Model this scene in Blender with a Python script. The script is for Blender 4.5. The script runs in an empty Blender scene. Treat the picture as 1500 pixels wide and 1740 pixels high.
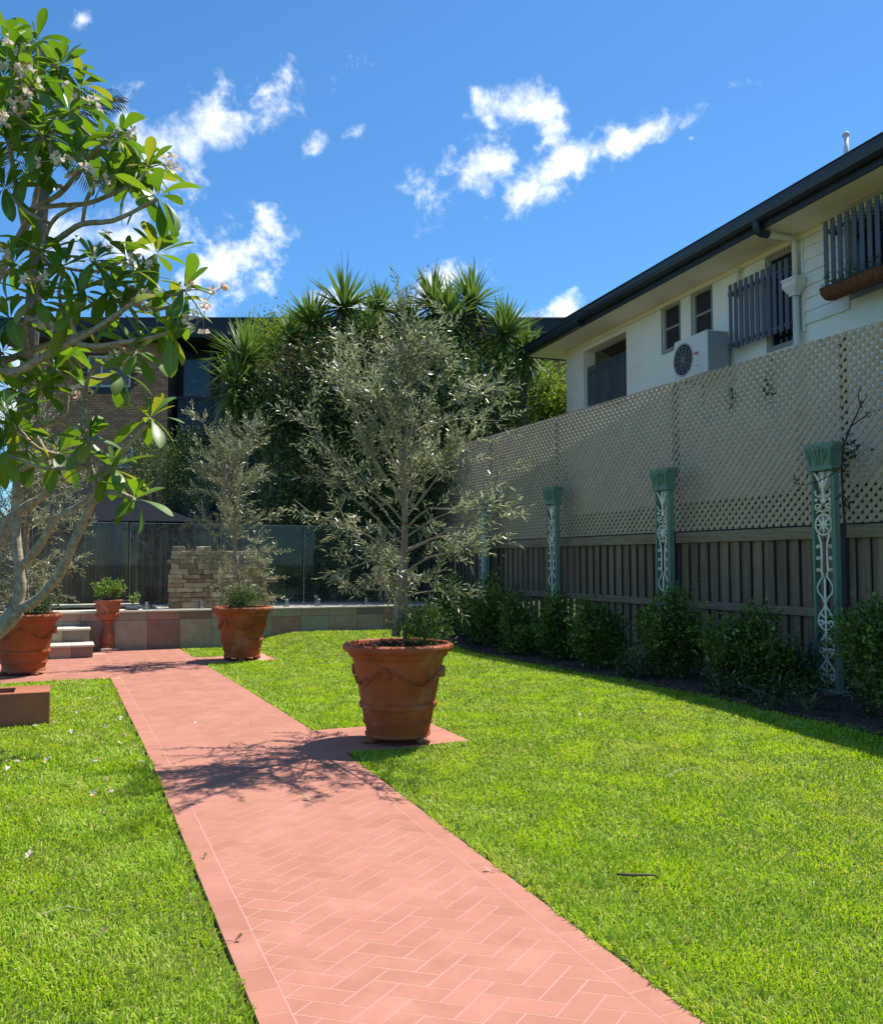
import bpy, math, random
import numpy as np
from mathutils import Vector, Matrix, Quaternion

sc = bpy.context.scene
col = sc.collection
R_ = math.radians

# ------------------------------------------------------------------ camera
FPX = 1500.0; HEYE = 1.45
PITCH = math.atan(85/1500); YAW = math.atan(.43333*math.cos(PITCH))
cF = np.array([math.sin(YAW)*math.cos(PITCH), math.cos(YAW)*math.cos(PITCH), math.sin(PITCH)])
cR = np.array([math.cos(YAW), -math.sin(YAW), 0.0]); cU = np.cross(cR, cF); cC = np.array([0, 0, HEYE])
cam = bpy.data.cameras.new('camera'); camo = bpy.data.objects.new('camera', cam); col.objects.link(camo)
cam.sensor_fit = 'HORIZONTAL'; cam.sensor_width = 36; cam.lens = 36*FPX/1500; cam.clip_end = 2000; cam.clip_start = .05
camo.matrix_world = Matrix(((cR[0], cU[0], -cF[0], cC[0]), (cR[1], cU[1], -cF[1], cC[1]), (cR[2], cU[2], -cF[2], cC[2]), (0, 0, 0, 1)))
sc.camera = camo

# ------------------------------------------------------------------ light
sc.view_settings.view_transform = 'Standard'; sc.view_settings.look = 'None'
sc.view_settings.gamma = 1; sc.view_settings.exposure = 1.32
SUNV = Vector((.49, .18, 1)).normalized()
SUN_EL = math.asin(SUNV.z); SUN_AZ = math.atan2(SUNV.x, SUNV.y)      # azimuth clockwise from +Y
sl = bpy.data.lights.new('sun', 'SUN'); sl.energy = 3.2; sl.angle = R_(.53); sl.color = (1, .955, .88)
slo = bpy.data.objects.new('sun', sl); col.objects.link(slo)
slo.rotation_euler = (-SUNV).to_track_quat('-Z', 'Y').to_euler(); slo.location = (8, 4, 30)

def ray(x, y): return cF+(x-750)/FPX*cR+(870-y)/FPX*cU
def at(x, y, dep): return Vector(cC+dep*ray(x, y))
def atY(x, y, Y): d = ray(x, y); return Vector(cC+(Y/d[1])*d)
def atZ(x, y, z): d = ray(x, y); return Vector(cC+((z-HEYE)/d[2])*d)

w = bpy.data.worlds.new('World'); sc.world = w; w.use_nodes = True
nt = w.node_tree; nt.nodes.clear()
def N(tree, t, **k):
    n = tree.nodes.new(t)
    for a, b in k.items(): setattr(n, a, b)
    return n
def LK(tree, a, b): tree.links.new(a, b)
out = N(nt, 'ShaderNodeOutputWorld'); bg = N(nt, 'ShaderNodeBackground'); bg.inputs[1].default_value = 1
LK(nt, bg.outputs[0], out.inputs[0])
sky = N(nt, 'ShaderNodeTexSky', sky_type='NISHITA', sun_disc=False)
sky.sun_elevation = SUN_EL; sky.sun_rotation = SUN_AZ; sky.air_density = 1.0; sky.dust_density = .2; sky.ozone_density = 3.5
SKYK = .076
tc = N(nt, 'ShaderNodeTexCoord')
n1 = N(nt, 'ShaderNodeTexNoise'); n1.inputs['Scale'].default_value = 21; n1.inputs['Detail'].default_value = 12; n1.inputs['Roughness'].default_value = .63
n1.inputs['Distortion'].default_value = .15
LK(nt, tc.outputs['Generated'], n1.inputs['Vector'])
# clouds: stretched ellipsoids on the sky sphere (centre px, half length, half height, roll)
CL = [(365,218,150,58,22),(440,170,62,36,40),(270,248,95,64,10),(215,205,40,30,20),(425,430,80,66,38),(395,470,90,75,10),(220,410,150,40,0),(150,400,120,42,0),
      (545,240,75,44,15),(600,225,70,24,25),(885,185,95,38,-8),(835,215,50,18,-8),(820,285,128,47,30),(925,240,70,26,42),(940,290,110,44,22),
      (1060,240,115,24,24),(940,325,50,26,10),(905,456,44,18,14),(975,491,28,14,25),(930,545,80,32,18),(760,472,58,34,5),(1175,235,22,10,0),
      (5,660,80,70,0),(140,32,34,16,40),(480,372,34,18,0),(445,350,30,18,30),(620,520,110,30,0)]
FAINT = {(545,240),(600,225),(905,456),(975,491),(1175,235),(85,25),(140,32),(480,372),(445,350),(835,215)}
rc = random.Random(5)
dens = None
def cloud_dir(fwd, right, up, a, b, roll, faint=0.):
    """one cloud: returns a socket with the normalised distance from its centre line"""
    global dens
    q = Matrix((right, up, -fwd)).transposed().to_3x3() @ Matrix.Rotation(R_(roll), 3, 'Z')
    mp = N(nt, 'ShaderNodeMapping', vector_type='TEXTURE')
    mp.inputs['Location'].default_value = fwd; mp.inputs['Rotation'].default_value = q.to_euler()
    mp.inputs['Scale'].default_value = (a, b, .6)
    LK(nt, tc.outputs['Generated'], mp.inputs['Vector'])
    ln = N(nt, 'ShaderNodeVectorMath', operation='LENGTH'); LK(nt, mp.outputs[0], ln.inputs[0])
    if faint:
        fa = N(nt, 'ShaderNodeMath', operation='ADD'); fa.inputs[1].default_value = faint; LK(nt, ln.outputs['Value'], fa.inputs[0]); lv = fa.outputs[0]
    else: lv = ln.outputs['Value']
    if dens is None: dens = lv
    else:
        m = N(nt, 'ShaderNodeMath', operation='SMOOTH_MIN'); m.inputs[2].default_value = .18
        LK(nt, dens, m.inputs[0]); LK(nt, lv, m.inputs[1]); dens = m.outputs[0]
for (x, y, a, b, roll) in CL:
    fw = Vector(ray(x, y)).normalized(); rt = Vector(cR); rt = (rt-fw*rt.dot(fw)).normalized(); up = rt.cross(-fw).normalized()
    up = fw.cross(rt)*-1 if fw.cross(rt).z < 0 else fw.cross(rt)
    cloud_dir(fw, rt, up, a/FPX*1.05, b/FPX*1.05, roll, .62 if (x, y) in FAINT else 0.)
for k in range(34):                                       # the rest of the sky carries the same kind of cloud
    az = YAW+R_(50+rc.uniform(0, 260)); el = R_(rc.uniform(9, 50))
    fw = Vector((math.sin(az)*math.cos(el), math.cos(az)*math.cos(el), math.sin(el)))
    rt = Vector((math.cos(az), -math.sin(az), 0)); up = Vector((0, 0, 1)); up = (up-fw*up.dot(fw)).normalized()
    cloud_dir(fw, rt, up, rc.uniform(.08, .2), rc.uniform(.03, .08), rc.uniform(-5, 30))
# density = noise - distance
s1 = N(nt, 'ShaderNodeMath', operation='MULTIPLY_ADD'); s1.inputs[1].default_value = 4.3; s1.inputs[2].default_value = -1.5
LK(nt, n1.outputs['Fac'], s1.inputs[0])
s2 = N(nt, 'ShaderNodeMath', operation='SUBTRACT'); LK(nt, s1.outputs[0], s2.inputs[0]); LK(nt, dens, s2.inputs[1])
mr = N(nt, 'ShaderNodeMapRange', interpolation_type='SMOOTHSTEP'); mr.inputs['From Min'].default_value = -.32; mr.inputs['From Max'].default_value = .95
LK(nt, s2.outputs[0], mr.inputs['Value'])
pw = N(nt, 'ShaderNodeMath', operation='MULTIPLY'); pw.inputs[1].default_value = .93; LK(nt, mr.outputs[0], pw.inputs[0])
sm = N(nt, 'ShaderNodeVectorMath', operation='SCALE'); sm.inputs['Scale'].default_value = SKYK; LK(nt, sky.outputs[0], sm.inputs[0])
tint = N(nt, 'ShaderNodeVectorMath', operation='MULTIPLY'); tint.inputs[1].default_value = (.40, .70, .90); LK(nt, sm.outputs[0], tint.inputs[0])
n2 = N(nt, 'ShaderNodeTexNoise'); n2.inputs['Scale'].default_value = 14; n2.inputs['Detail'].default_value = 6
LK(nt, tc.outputs['Generated'], n2.inputs['Vector'])
cr = N(nt, 'ShaderNodeMix', data_type='RGBA'); cr.inputs[6].default_value = (.42, .46, .52, 1); cr.inputs[7].default_value = (.66, .665, .67, 1)
mr2 = N(nt, 'ShaderNodeMapRange'); mr2.inputs['From Min'].default_value = .35; mr2.inputs['From Max'].default_value = .6
LK(nt, n2.outputs['Fac'], mr2.inputs['Value']); LK(nt, mr2.outputs[0], cr.inputs[0])
mx = N(nt, 'ShaderNodeMix', data_type='RGBA'); LK(nt, pw.outputs[0], mx.inputs[0]); LK(nt, tint.outputs[0], mx.inputs[6]); LK(nt, cr.outputs[2], mx.inputs[7])
LK(nt, mx.outputs[2], bg.inputs[0])
w.cycles.sampling_method = 'MANUAL'; w.cycles.sample_map_resolution = 512

# ------------------------------------------------------------------ mesh helpers
class MB:
    def __init__(s): s.v = []; s.f = []; s.mi = []; s.cur = 0
    def add(s, vs, fs):
        o = len(s.v); s.v += [tuple(v) for v in vs]
        for f in fs: s.f.append(tuple(i+o for i in f)); s.mi.append(s.cur)
        return s
    def box(s, x0, x1, y0, y1, z0, z1):
        return s.add([(x0,y0,z0),(x1,y0,z0),(x1,y1,z0),(x0,y1,z0),(x0,y0,z1),(x1,y0,z1),(x1,y1,z1),(x0,y1,z1)],
                     [(0,3,2,1),(4,5,6,7),(0,1,5,4),(1,2,6,5),(2,3,7,6),(3,0,4,7)])
    def bbox(s, x0, x1, y0, y1, z0, z1, b):
        """box with chamfered edges"""
        vs = []; 
        import itertools
        X = (x0, x1); Y = (y0, y1); Z = (z0, z1); idx = {}
        for i, j, k in itertools.product((0, 1), repeat=3):
            sx, sy, sz = (1-2*i), (1-2*j), (1-2*k)
            for ax in range(3):
                p = [X[i]+sx*b, Y[j]+sy*b, Z[k]+sz*b]; p[ax] = (X[i], Y[j], Z[k])[ax]
                idx[(i, j, k, ax)] = len(vs); vs.append(p)
        fs = []
        for ax in range(3):
            o = [a for a in range(3) if a != ax]
            for e in (0, 1):
                q = []
                for (a, c) in ((0,0),(1,0),(1,1),(0,1)):
                    t = [0,0,0]; t[ax] = e; t[o[0]] = a; t[o[1]] = c; q.append(idx[(*t, ax)])
                fs.append(q)
            for (a, c) in ((0,0),(1,0),(1,1),(0,1)):       # edge along ax
                t0 = [0,0,0]; t0[o[0]] = a; t0[o[1]] = c; t1 = t0[:]; t1[ax] = 1
                fs.append((idx[(*t0, o[0])], idx[(*t0, o[1])], idx[(*t1, o[1])], idx[(*t1, o[0])]))
        for t in itertools.product((0, 1), repeat=3): fs.append([idx[(*t, a)] for a in range(3)])
        return s.add(vs, fs)
    def prism(s, poly, h0, h1, f=lambda x, y, z: (x, y, z)):
        n = len(poly)
        return s.add([f(p[0], p[1], h0) for p in poly]+[f(p[0], p[1], h1) for p in poly],
                     [tuple(range(n))[::-1], tuple(range(n, 2*n))]+[(i, (i+1) % n, n+(i+1) % n, n+i) for i in range(n)])
    def tube(s, pts, r, n=6, cap=True):
        pts = [Vector(p) for p in pts]; m = len(pts)
        if not hasattr(r, '__len__'): r = [r]*m
        vs = []; prev = None
        for i in range(m):
            t = (pts[min(i+1, m-1)]-pts[max(i-1, 0)])
            t = t.normalized() if t.length > 1e-9 else Vector((0, 0, 1))
            if prev is None: a = t.orthogonal().normalized()
            else:
                a = prev-t*prev.dot(t); a = a.normalized() if a.length > 1e-6 else t.orthogonal().normalized()
            prev = a; b = t.cross(a)
            for k in range(n):
                an = 2*math.pi*k/n; vs.append(pts[i]+(a*math.cos(an)+b*math.sin(an))*r[i])
        fs = [(i*n+k, i*n+(k+1) % n, (i+1)*n+(k+1) % n, (i+1)*n+k) for i in range(m-1) for k in range(n)]
        if cap: fs += [tuple(range(n))[::-1], tuple(range((m-1)*n, m*n))]
        return s.add(vs, fs)
    def lathe(s, prof, n=40, c=(0, 0, 0), wob=None):
        vs = []
        for j, (r, z) in enumerate(prof):
            for k in range(n):
                an = 2*math.pi*k/n; rr = r if wob is None else r+wob(an, z)
                vs.append((c[0]+rr*math.cos(an), c[1]+rr*math.sin(an), c[2]+z))
        fs = [(j*n+k, j*n+(k+1) % n, (j+1)*n+(k+1) % n, (j+1)*n+k) for j in range(len(prof)-1) for k in range(n)]
        return s.add(vs, fs)
    def sphere(s, c, r, n=8, m=5):
        if not hasattr(r, '__len__'): r = (r, r, r)
        vs = [(c[0], c[1], c[2]-r[2])]
        for j in range(1, m):
            ph = -math.pi/2+math.pi*j/m
            for k in range(n):
                an = 2*math.pi*k/n; vs.append((c[0]+r[0]*math.cos(ph)*math.cos(an), c[1]+r[1]*math.cos(ph)*math.sin(an), c[2]+r[2]*math.sin(ph)))
        vs.append((c[0], c[1], c[2]+r[2])); fs = [(0, 1+(k+1) % n, 1+k) for k in range(n)]
        for j in range(m-2): fs += [(1+j*n+k, 1+j*n+(k+1) % n, 1+(j+1)*n+(k+1) % n, 1+(j+1)*n+k) for k in range(n)]
        e = len(vs)-1; o = 1+(m-2)*n
        fs += [(o+k, o+(k+1) % n, e) for k in range(n)]
        return s.add(vs, fs)
    def xf(s, M, i0=0):
        M = Matrix(M)
        for i in range(i0, len(s.v)): s.v[i] = tuple(M @ Vector(s.v[i]))
        return s
    def mesh(s, name, mats, smooth=False):
        me = bpy.data.meshes.new(name); me.from_pydata(s.v, [], s.f)
        if not isinstance(mats, (list, tuple)): mats = [mats]
        for m in mats: me.materials.append(m)
        if len(mats) > 1: me.polygons.foreach_set('material_index', s.mi)
        if smooth: me.polygons.foreach_set('use_smooth', [True]*len(me.polygons)); 
        me.update(); return me
    def build(s, name, mats, parent=None, smooth=False, **k):
        return link(name, s.mesh(name, mats, smooth), parent, **k)

def link(name, me, parent=None, label=None, cat=None, group=None, kind=None, M=None):
    o = bpy.data.objects.new(name, me); col.objects.link(o)
    if parent is not None: o.parent = parent
    if M is not None: o.matrix_local = M
    return tag(o, label, cat, group, kind)
def tag(o, label=None, cat=None, group=None, kind=None):
    for a, b in (('label', label), ('category', cat), ('group', group), ('kind', kind)):
        if b: o[a] = b
    return o
def empty(name, loc=(0, 0, 0), rz=0, **k):
    o = bpy.data.objects.new(name, None); col.objects.link(o); o.location = loc; o.rotation_euler = (0, 0, rz)
    o.empty_display_size = .1
    return tag(o, **k)
def copy_tree(o, parent=None):
    c = o.copy(); col.objects.link(c)
    if parent is not None: c.parent = parent
    for ch in list(o.children): copy_tree(ch, c)
    return c
def smooth_by_angle(o, ang=40):
    me = o.data
    me.polygons.foreach_set('use_smooth', [True]*len(me.polygons))
    try: me.set_sharp_from_angle(angle=R_(ang))
    except Exception: pass
    return o
def raw_mesh(name, V, F, mat, k):
    """V (n,3), F (m,k) -> mesh, fast"""
    me = bpy.data.meshes.new(name); V = np.ascontiguousarray(V, dtype=np.float32); F = np.ascontiguousarray(F, dtype=np.int32)
    me.vertices.add(len(V)); me.vertices.foreach_set('co', V.ravel())
    me.loops.add(F.size); me.loops.foreach_set('vertex_index', F.ravel())
    me.polygons.add(len(F)); me.polygons.foreach_set('loop_start', np.arange(0, F.size, k, dtype=np.int32))
    me.polygons.foreach_set('loop_total', np.full(len(F), k, dtype=np.int32))
    for m in (mat if isinstance(mat, (list, tuple)) else [mat]): me.materials.append(m)
    me.update(calc_edges=True); return me
def unit(a): return a/np.maximum(np.linalg.norm(a, axis=1, keepdims=True), 1e-9)
def leaf_mesh(name, P, D, L, W, mat, rng, fold=.25, up=.6):
    """diamond leaves folded along the rib: base P, direction D, length L, width W"""
    P = np.asarray(P, float); D = unit(np.asarray(D, float)); n = len(P)
    rv = rng.normal(size=(n, 3)); rv[:, 2] += up*2
    S = unit(np.cross(D, rv)); Nn = np.cross(S, D)
    L = np.broadcast_to(L, n)[:, None]; W = np.broadcast_to(W, n)[:, None]
    V = np.stack([P, P+D*L*.48+S*W*.5+Nn*W*fold, P+D*L-Nn*L*.08, P+D*L*.48-S*W*.5+Nn*W*fold], 1).reshape(-1, 3)
    b = np.arange(n)[:, None]*4
    F = np.concatenate([b+np.array([[0, 1, 2]]), b+np.array([[0, 2, 3]])], 1).reshape(-1, 3)
    return raw_mesh(name, V, F, mat, 3)

# ------------------------------------------------------------------ materials
def newmat(name):
    m = bpy.data.materials.new(name); m.use_nodes = True; t = m.node_tree; t.nodes.clear()
    o = N(t, 'ShaderNodeOutputMaterial'); return m, t, o
def rnd_socket(t, island=True):
    oi = N(t, 'ShaderNodeObjectInfo')
    if not island: return oi.outputs['Random']
    g = N(t, 'ShaderNodeNewGeometry')
    a = N(t, 'ShaderNodeMath', operation='ADD'); LK(t, oi.outputs['Random'], a.inputs[0]); LK(t, g.outputs['Random Per Island'], a.inputs[1])
    f = N(t, 'ShaderNodeMath', operation='FRACT'); LK(t, a.outputs[0], f.inputs[0]); return f.outputs[0]
def rgb(c): return (c[0], c[1], c[2], 1)
def M_(name, c1, c2=None, scale=6, rough=.7, bump=0, bscale=60, rnd=0, stretch=(1, 1, 1), spec=.35, metal=0, palette=None, lo=.35, hi=.65, grime=None, gscale=2.2, coat=0, detail=6):
    m, t, o = newmat(name); b = N(t, 'ShaderNodeBsdfPrincipled'); LK(t, b.outputs[0], o.inputs[0])
    b.inputs['Roughness'].default_value = rough; b.inputs['Specular IOR Level'].default_value = spec; b.inputs['Metallic'].default_value = metal
    if coat: b.inputs['Coat Weight'].default_value = coat
    g = N(t, 'ShaderNodeNewGeometry'); mp = N(t, 'ShaderNodeMapping'); mp.inputs['Scale'].default_value = stretch
    LK(t, g.outputs['Position'], mp.inputs['Vector'])
    nz = N(t, 'ShaderNodeTexNoise'); nz.inputs['Scale'].default_value = scale; nz.inputs['Detail'].default_value = detail; nz.inputs['Roughness'].default_value = .63
    LK(t, mp.outputs[0], nz.inputs['Vector'])
    r = N(t, 'ShaderNodeMapRange'); r.inputs['From Min'].default_value = lo; r.inputs['From Max'].default_value = hi; LK(t, nz.outputs['Fac'], r.inputs['Value'])
    mx = N(t, 'ShaderNodeMix', data_type='RGBA'); LK(t, r.outputs[0], mx.inputs[0])
    c2 = c2 or tuple(c*.75 for c in c1); mx.inputs[6].default_value = rgb(c1); mx.inputs[7].default_value = rgb(c2); cs = mx.outputs[2]
    rs = None
    if palette or rnd: rs = rnd_socket(t)
    if palette:
        cr = N(t, 'ShaderNodeValToRGB'); cr.color_ramp.interpolation = 'CONSTANT'; e = cr.color_ramp.elements
        while len(e) < len(palette): e.new(.5)
        for i, c in enumerate(palette): e[i].position = i/len(palette); e[i].color = rgb(c)
        LK(t, rs, cr.inputs[0]); m2 = N(t, 'ShaderNodeMix', data_type='RGBA', blend_type='MULTIPLY'); m2.inputs[0].default_value = 1
        LK(t, cr.outputs[0], m2.inputs[6]); LK(t, cs, m2.inputs[7]); cs = m2.outputs[2]
    if rnd:
        k = N(t, 'ShaderNodeMapRange'); k.inputs['To Min'].default_value = 1-rnd; k.inputs['To Max'].default_value = 1+rnd; LK(t, rs, k.inputs['Value'])
        vm = N(t, 'ShaderNodeVectorMath', operation='SCALE'); LK(t, cs, vm.inputs[0]); LK(t, k.outputs[0], vm.inputs['Scale']); cs = vm.outputs[0]
    if grime:
        n3 = N(t, 'ShaderNodeTexNoise'); n3.inputs['Scale'].default_value = gscale; n3.inputs['Detail'].default_value = 8; n3.inputs['Roughness'].default_value = .7
        LK(t, g.outputs['Position'], n3.inputs['Vector'])
        r3 = N(t, 'ShaderNodeMapRange'); r3.inputs['From Min'].default_value = .5; r3.inputs['From Max'].default_value = .72; r3.inputs['To Max'].default_value = grime[3]; LK(t, n3.outputs['Fac'], r3.inputs['Value'])
        m3 = N(t, 'ShaderNodeMix', data_type='RGBA'); LK(t, r3.outputs[0], m3.inputs[0]); LK(t, cs, m3.inputs[6]); m3.inputs[7].default_value = rgb(grime); cs = m3.outputs[2]
    LK(t, cs, b.inputs['Base Color'])
    if bump:
        nb = N(t, 'ShaderNodeTexNoise'); nb.inputs['Scale'].default_value = bscale; nb.inputs['Detail'].default_value = 4; LK(t, mp.outputs[0], nb.inputs['Vector'])
        bp = N(t, 'ShaderNodeBump'); bp.inputs['Strength'].default_value = bump; bp.inputs['Distance'].default_value = .01; LK(t, nb.outputs['Fac'], bp.inputs['Height']); LK(t, bp.outputs[0], b.inputs['Normal'])
    return m
def leafmat(name, ca, cb, cc=None, trans=.35, tcol=None, rough=.45, spec=.4, back=None, pmix=.5, pscale=1.2):
    """leaf: colour varies per leaf between ca and cb (cc = a few odd ones), light comes through it"""
    m, t, o = newmat(name); b = N(t, 'ShaderNodeBsdfPrincipled'); b.inputs['Roughness'].default_value = rough; b.inputs['Specular IOR Level'].default_value = spec
    rs = rnd_socket(t); cr = N(t, 'ShaderNodeValToRGB'); e = cr.color_ramp.elements
    e[0].color = rgb(ca); e[1].color = rgb(cb); e[1].position = .86 if cc else 1
    if cc: x = e.new(.96); x.color = rgb(cc)
    g = N(t, 'ShaderNodeNewGeometry'); nz = N(t, 'ShaderNodeTexNoise'); nz.inputs['Scale'].default_value = pscale; nz.inputs['Detail'].default_value = 4
    LK(t, g.outputs['Position'], nz.inputs['Vector'])
    mm = N(t, 'ShaderNodeMix'); mm.inputs[0].default_value = pmix; LK(t, rs, mm.inputs[2]); LK(t, nz.outputs['Fac'], mm.inputs[3]); LK(t, mm.outputs[0], cr.inputs[0])
    if cc: LK(t, rs, cr.inputs[0])
    cs = cr.outputs[0]
    if back:
        mb = N(t, 'ShaderNodeMix', data_type='RGBA'); LK(t, g.outputs['Backfacing'], mb.inputs[0]); LK(t, cs, mb.inputs[6]); mb.inputs[7].default_value = rgb(back); cs = mb.outputs[2]
    LK(t, cs, b.inputs['Base Color'])
    tr = N(t, 'ShaderNodeBsdfTranslucent')
    if tcol:
        tm = N(t, 'ShaderNodeMix', data_type='RGBA', blend_type='MULTIPLY'); tm.inputs[0].default_value = 1; LK(t, cr.outputs[0], tm.inputs[6]); tm.inputs[7].default_value = rgb(tcol); LK(t, tm.outputs[2], tr.inputs[0])
    else: LK(t, cs, tr.inputs[0])
    mx = N(t, 'ShaderNodeMixShader'); mx.inputs[0].default_value = trans; LK(t, b.outputs[0], mx.inputs[1]); LK(t, tr.outputs[0], mx.inputs[2]); LK(t, mx.outputs[0], o.inputs[0])
    return m
# ================================================================== ground
def sst(x): x = np.clip(x, 0, 1); return x*x*(3-2*x)
BY = [-6, 2.3, 4.5, 6.3, 7.5, 9.8, 12, 15, 20]; BZ = [-.05, 0, .06, .11, .10, .075, .04, 0, 0]
_gy = np.arange(-8, 22, .05); _gk = np.exp(-.5*(np.arange(-36, 37)*.05/.6)**2); _gz = np.convolve(np.pad(np.interp(_gy, BY, BZ), 36, mode='edge'), _gk/_gk.sum(), 'valid')
def G(X, Y):
    X = np.asarray(X, float); Y = np.asarray(Y, float)
    return np.interp(Y, _gy, _gz)+.21*sst((X-2.7)/1.2)*sst((Y-12.2)/3.0)
def onground(x, y):
    z = 0.
    for _ in range(12): p = atZ(x, y, z); z = float(G(p.x, p.y))
    return atZ(x, y, z)
PX0, PX1 = .605, 1.89            # path edges
CY0, CY1 = 11.45, 15.45          # cross paving
BEDX = 5.98

m_soil = M_('soil', (.035, .026, .018), (.07, .05, .032), scale=30, rough=.95, bump=.8, bscale=90)
m_turf = M_('turf soil', (.05, .075, .012), (.09, .115, .02), scale=25, rough=1, bump=.5)
xs = np.concatenate([[-400, -120, -40, -20], np.arange(-12, 20.01, .5), [30, 60, 150, 400]])
ys = np.concatenate([[-400, -100, -30], np.arange(-8, 24.01, .5), [30, 45, 80, 200, 500]])
gx, gy = np.meshgrid(xs, ys); gz_ = G(gx, gy)-.022
V = np.stack([gx, gy, gz_], 2).reshape(-1, 3); nx = len(xs)
F = [(j*nx+i, j*nx+i+1, (j+1)*nx+i+1, (j+1)*nx+i) for j in range(len(ys)-1) for i in range(nx-1)]
link('ground', raw_mesh('ground', V, np.array(F), m_turf, 4), kind='structure')

# ------------------------------------------------------------------ paving
m_grout = M_('grout', (.51, .28, .20), (.45, .235, .165), scale=4, rough=.85, bump=.3, bscale=200)
m_tile = M_('path tile', (.405, .172, .118), (.345, .140, .094), scale=3.2, rough=.72, bump=.12, bscale=160, rnd=.065, spec=.3, grime=(.47, .225, .155, .6), gscale=2.6)
m_tile2 = m_tile
def strip(mb, x0, x1, y0, y1, dz, thick, st=.25):
    yy = sorted({y0, y1, *[float(v) for v in np.arange(y0, y1, st) if y1-v > .02], *[float(v) for v in BY if y0 < v < y1]}); xx = list(np.arange(x0, x1, .6))+[x1]
    for a, b in zip(yy[:-1], yy[1:]):
        for c, d in zip(xx[:-1], xx[1:]):
            mb.add([(c, a, float(G(c, a))+dz), (d, a, float(G(d, a))+dz), (d, b, float(G(d, b))+dz), (c, b, float(G(c, b))+dz)], [(0, 1, 2, 3)])
    P = [(x0, y) for y in yy[::-1]]+[(x, y0) for x in xx[1:]]+[(x1, y) for y in yy[1:]]+[(x, y1) for x in xx[::-1][1:]]
    for p, q in zip(P, P[1:]):
        zp = float(G(*p))+dz; zq = float(G(*q))+dz
        mb.add([(p[0], p[1], zp-thick), (q[0], q[1], zq-thick), (q[0], q[1], zq), (p[0], p[1], zp)], [(0, 1, 2, 3)])
PADS = [(PX1, 2.88, 6.12, 6.98), (PX1, 2.95, 12.75, 13.75)]
mb = MB(); strip(mb, PX0, PX1, -3, CY0, -.0004, .06); strip(mb, -6, PX1, CY0, CY1, -.0004, .06)
for p in PADS: strip(mb, p[0], p[1], p[2], p[3], -.0004, .06)
path = mb.build('path', m_grout, kind='structure')

def clip(poly, ax, v, keep_less):
    out_ = []
    for i in range(len(poly)):
        p, q = poly[i], poly[(i+1) % len(poly)]
        a = (p[ax] <= v) == keep_less or p[ax] == v; b = (q[ax] <= v) == keep_less or q[ax] == v
        if a: out_.append(p)
        if a != b:
            t = (v-p[ax])/(q[ax]-p[ax]); out_.append((p[0]+t*(q[0]-p[0]), p[1]+t*(q[1]-p[1])))
    return out_
def inset(poly, d):
    """shrink a convex polygon by d"""
    n = len(poly); ar = sum(poly[i][0]*poly[(i+1) % n][1]-poly[(i+1) % n][0]*poly[i][1] for i in range(n))/2
    if abs(ar) < 2e-4: return None
    if ar < 0: poly = poly[::-1]
    P = poly
    for i in range(n):
        p, q = poly[i], poly[(i+1) % n]; e = Vector((q[0]-p[0], q[1]-p[1])); 
        if e.length < 1e-6: continue
        e.normalize(); nn = Vector((-e.y, e.x)); o = Vector(p)+nn*d; R = []
        for k in range(len(P)):
            a, b = P[k], P[(k+1) % len(P)]; da = (Vector(a)-o).dot(nn); db = (Vector(b)-o).dot(nn)
            if da >= 0: R.append(a)
            if (da >= 0) != (db >= 0): t = da/(da-db); R.append((a[0]+t*(b[0]-a[0]), a[1]+t*(b[1]-a[1])))
        P = R
        if len(P) < 3: return None
    Q = []
    for p in P:
        if not Q or (Vector(p)-Vector(Q[-1])).length > .002: Q.append(p)
    return Q if len(Q) > 2 else None
TW, TL = .1075, .215; BW = .108; c45 = math.sqrt(.5)
tiles = []
def herring(x0, x1, y0, y1):
    ks = int((max(y1-y0, x1-x0)*2)/TW)+8
    for m in range(-12, 13):
        for k in range(-ks, ks):
            for vert in (0, 1):
                ox = k*TW+m*TL; oy = k*TW-m*TL
                q = [(ox, oy), (ox+TL, oy), (ox+TL, oy+TW), (ox, oy+TW)] if not vert else [(ox+TL, oy+TW-TL), (ox+TL+TW, oy+TW-TL), (ox+TL+TW, oy+TW), (ox+TL, oy+TW)]
                P = [((a-b)*c45+1.25, (a+b)*c45*.73+6) for a, b in q]
                if max(p[0] for p in P) < x0 or min(p[0] for p in P) > x1 or max(p[1] for p in P) < y0 or min(p[1] for p in P) > y1: continue
                for ax, v, kl in ((0, x0, False), (0, x1, True), (1, y0, False), (1, y1, True)):
                    P = clip(P, ax, v, kl)
                    if len(P) < 3: break
                if len(P) >= 3:
                    P = inset(P, .0027)
                    if P: tiles.append(P)
herring(PX0+BW, PX1-BW, 1.9, CY1-.02)
herring(-3.0, PX0+BW, CY0+BW, CY1-.02)
def header(x0, x1, y0, y1, pitch=.16):
    if (x1-x0) < (y1-y0): cuts = np.arange(y0, y1+.001, pitch); R = [(x0, x1, a, b) for a, b in zip(cuts, cuts[1:])]
    else: cuts = np.arange(x0, x1+.001, pitch); R = [(a, b, y0, y1) for a, b in zip(cuts, cuts[1:])]
    for a, b, c, d in R:
        P = inset([(a, c), (b, c), (b, d), (a, d)], .0026)
        if P: tiles.append(P)
header(PX0, PX0+BW, 1.9, CY0); header(PX1-BW, PX1, 1.9, CY1)
header(-3.0, PX0+BW, CY0, CY0+BW)
for p in PADS:
    for i in range(4):
        for j in range(4):
            a = p[0]+(p[1]-p[0])*i/4; b = p[0]+(p[1]-p[0])*(i+1)/4; c = p[2]+(p[3]-p[2])*j/4; d = p[2]+(p[3]-p[2])*(j+1)/4
            tiles.append(inset([(a, c), (b, c), (b, d), (a, d)], .002))
tiles.sort(key=lambda P: (sum(p[0] for p in P)/len(P))**2+(sum(p[1] for p in P)/len(P))**2)
rt_ = random.Random(3)
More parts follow.
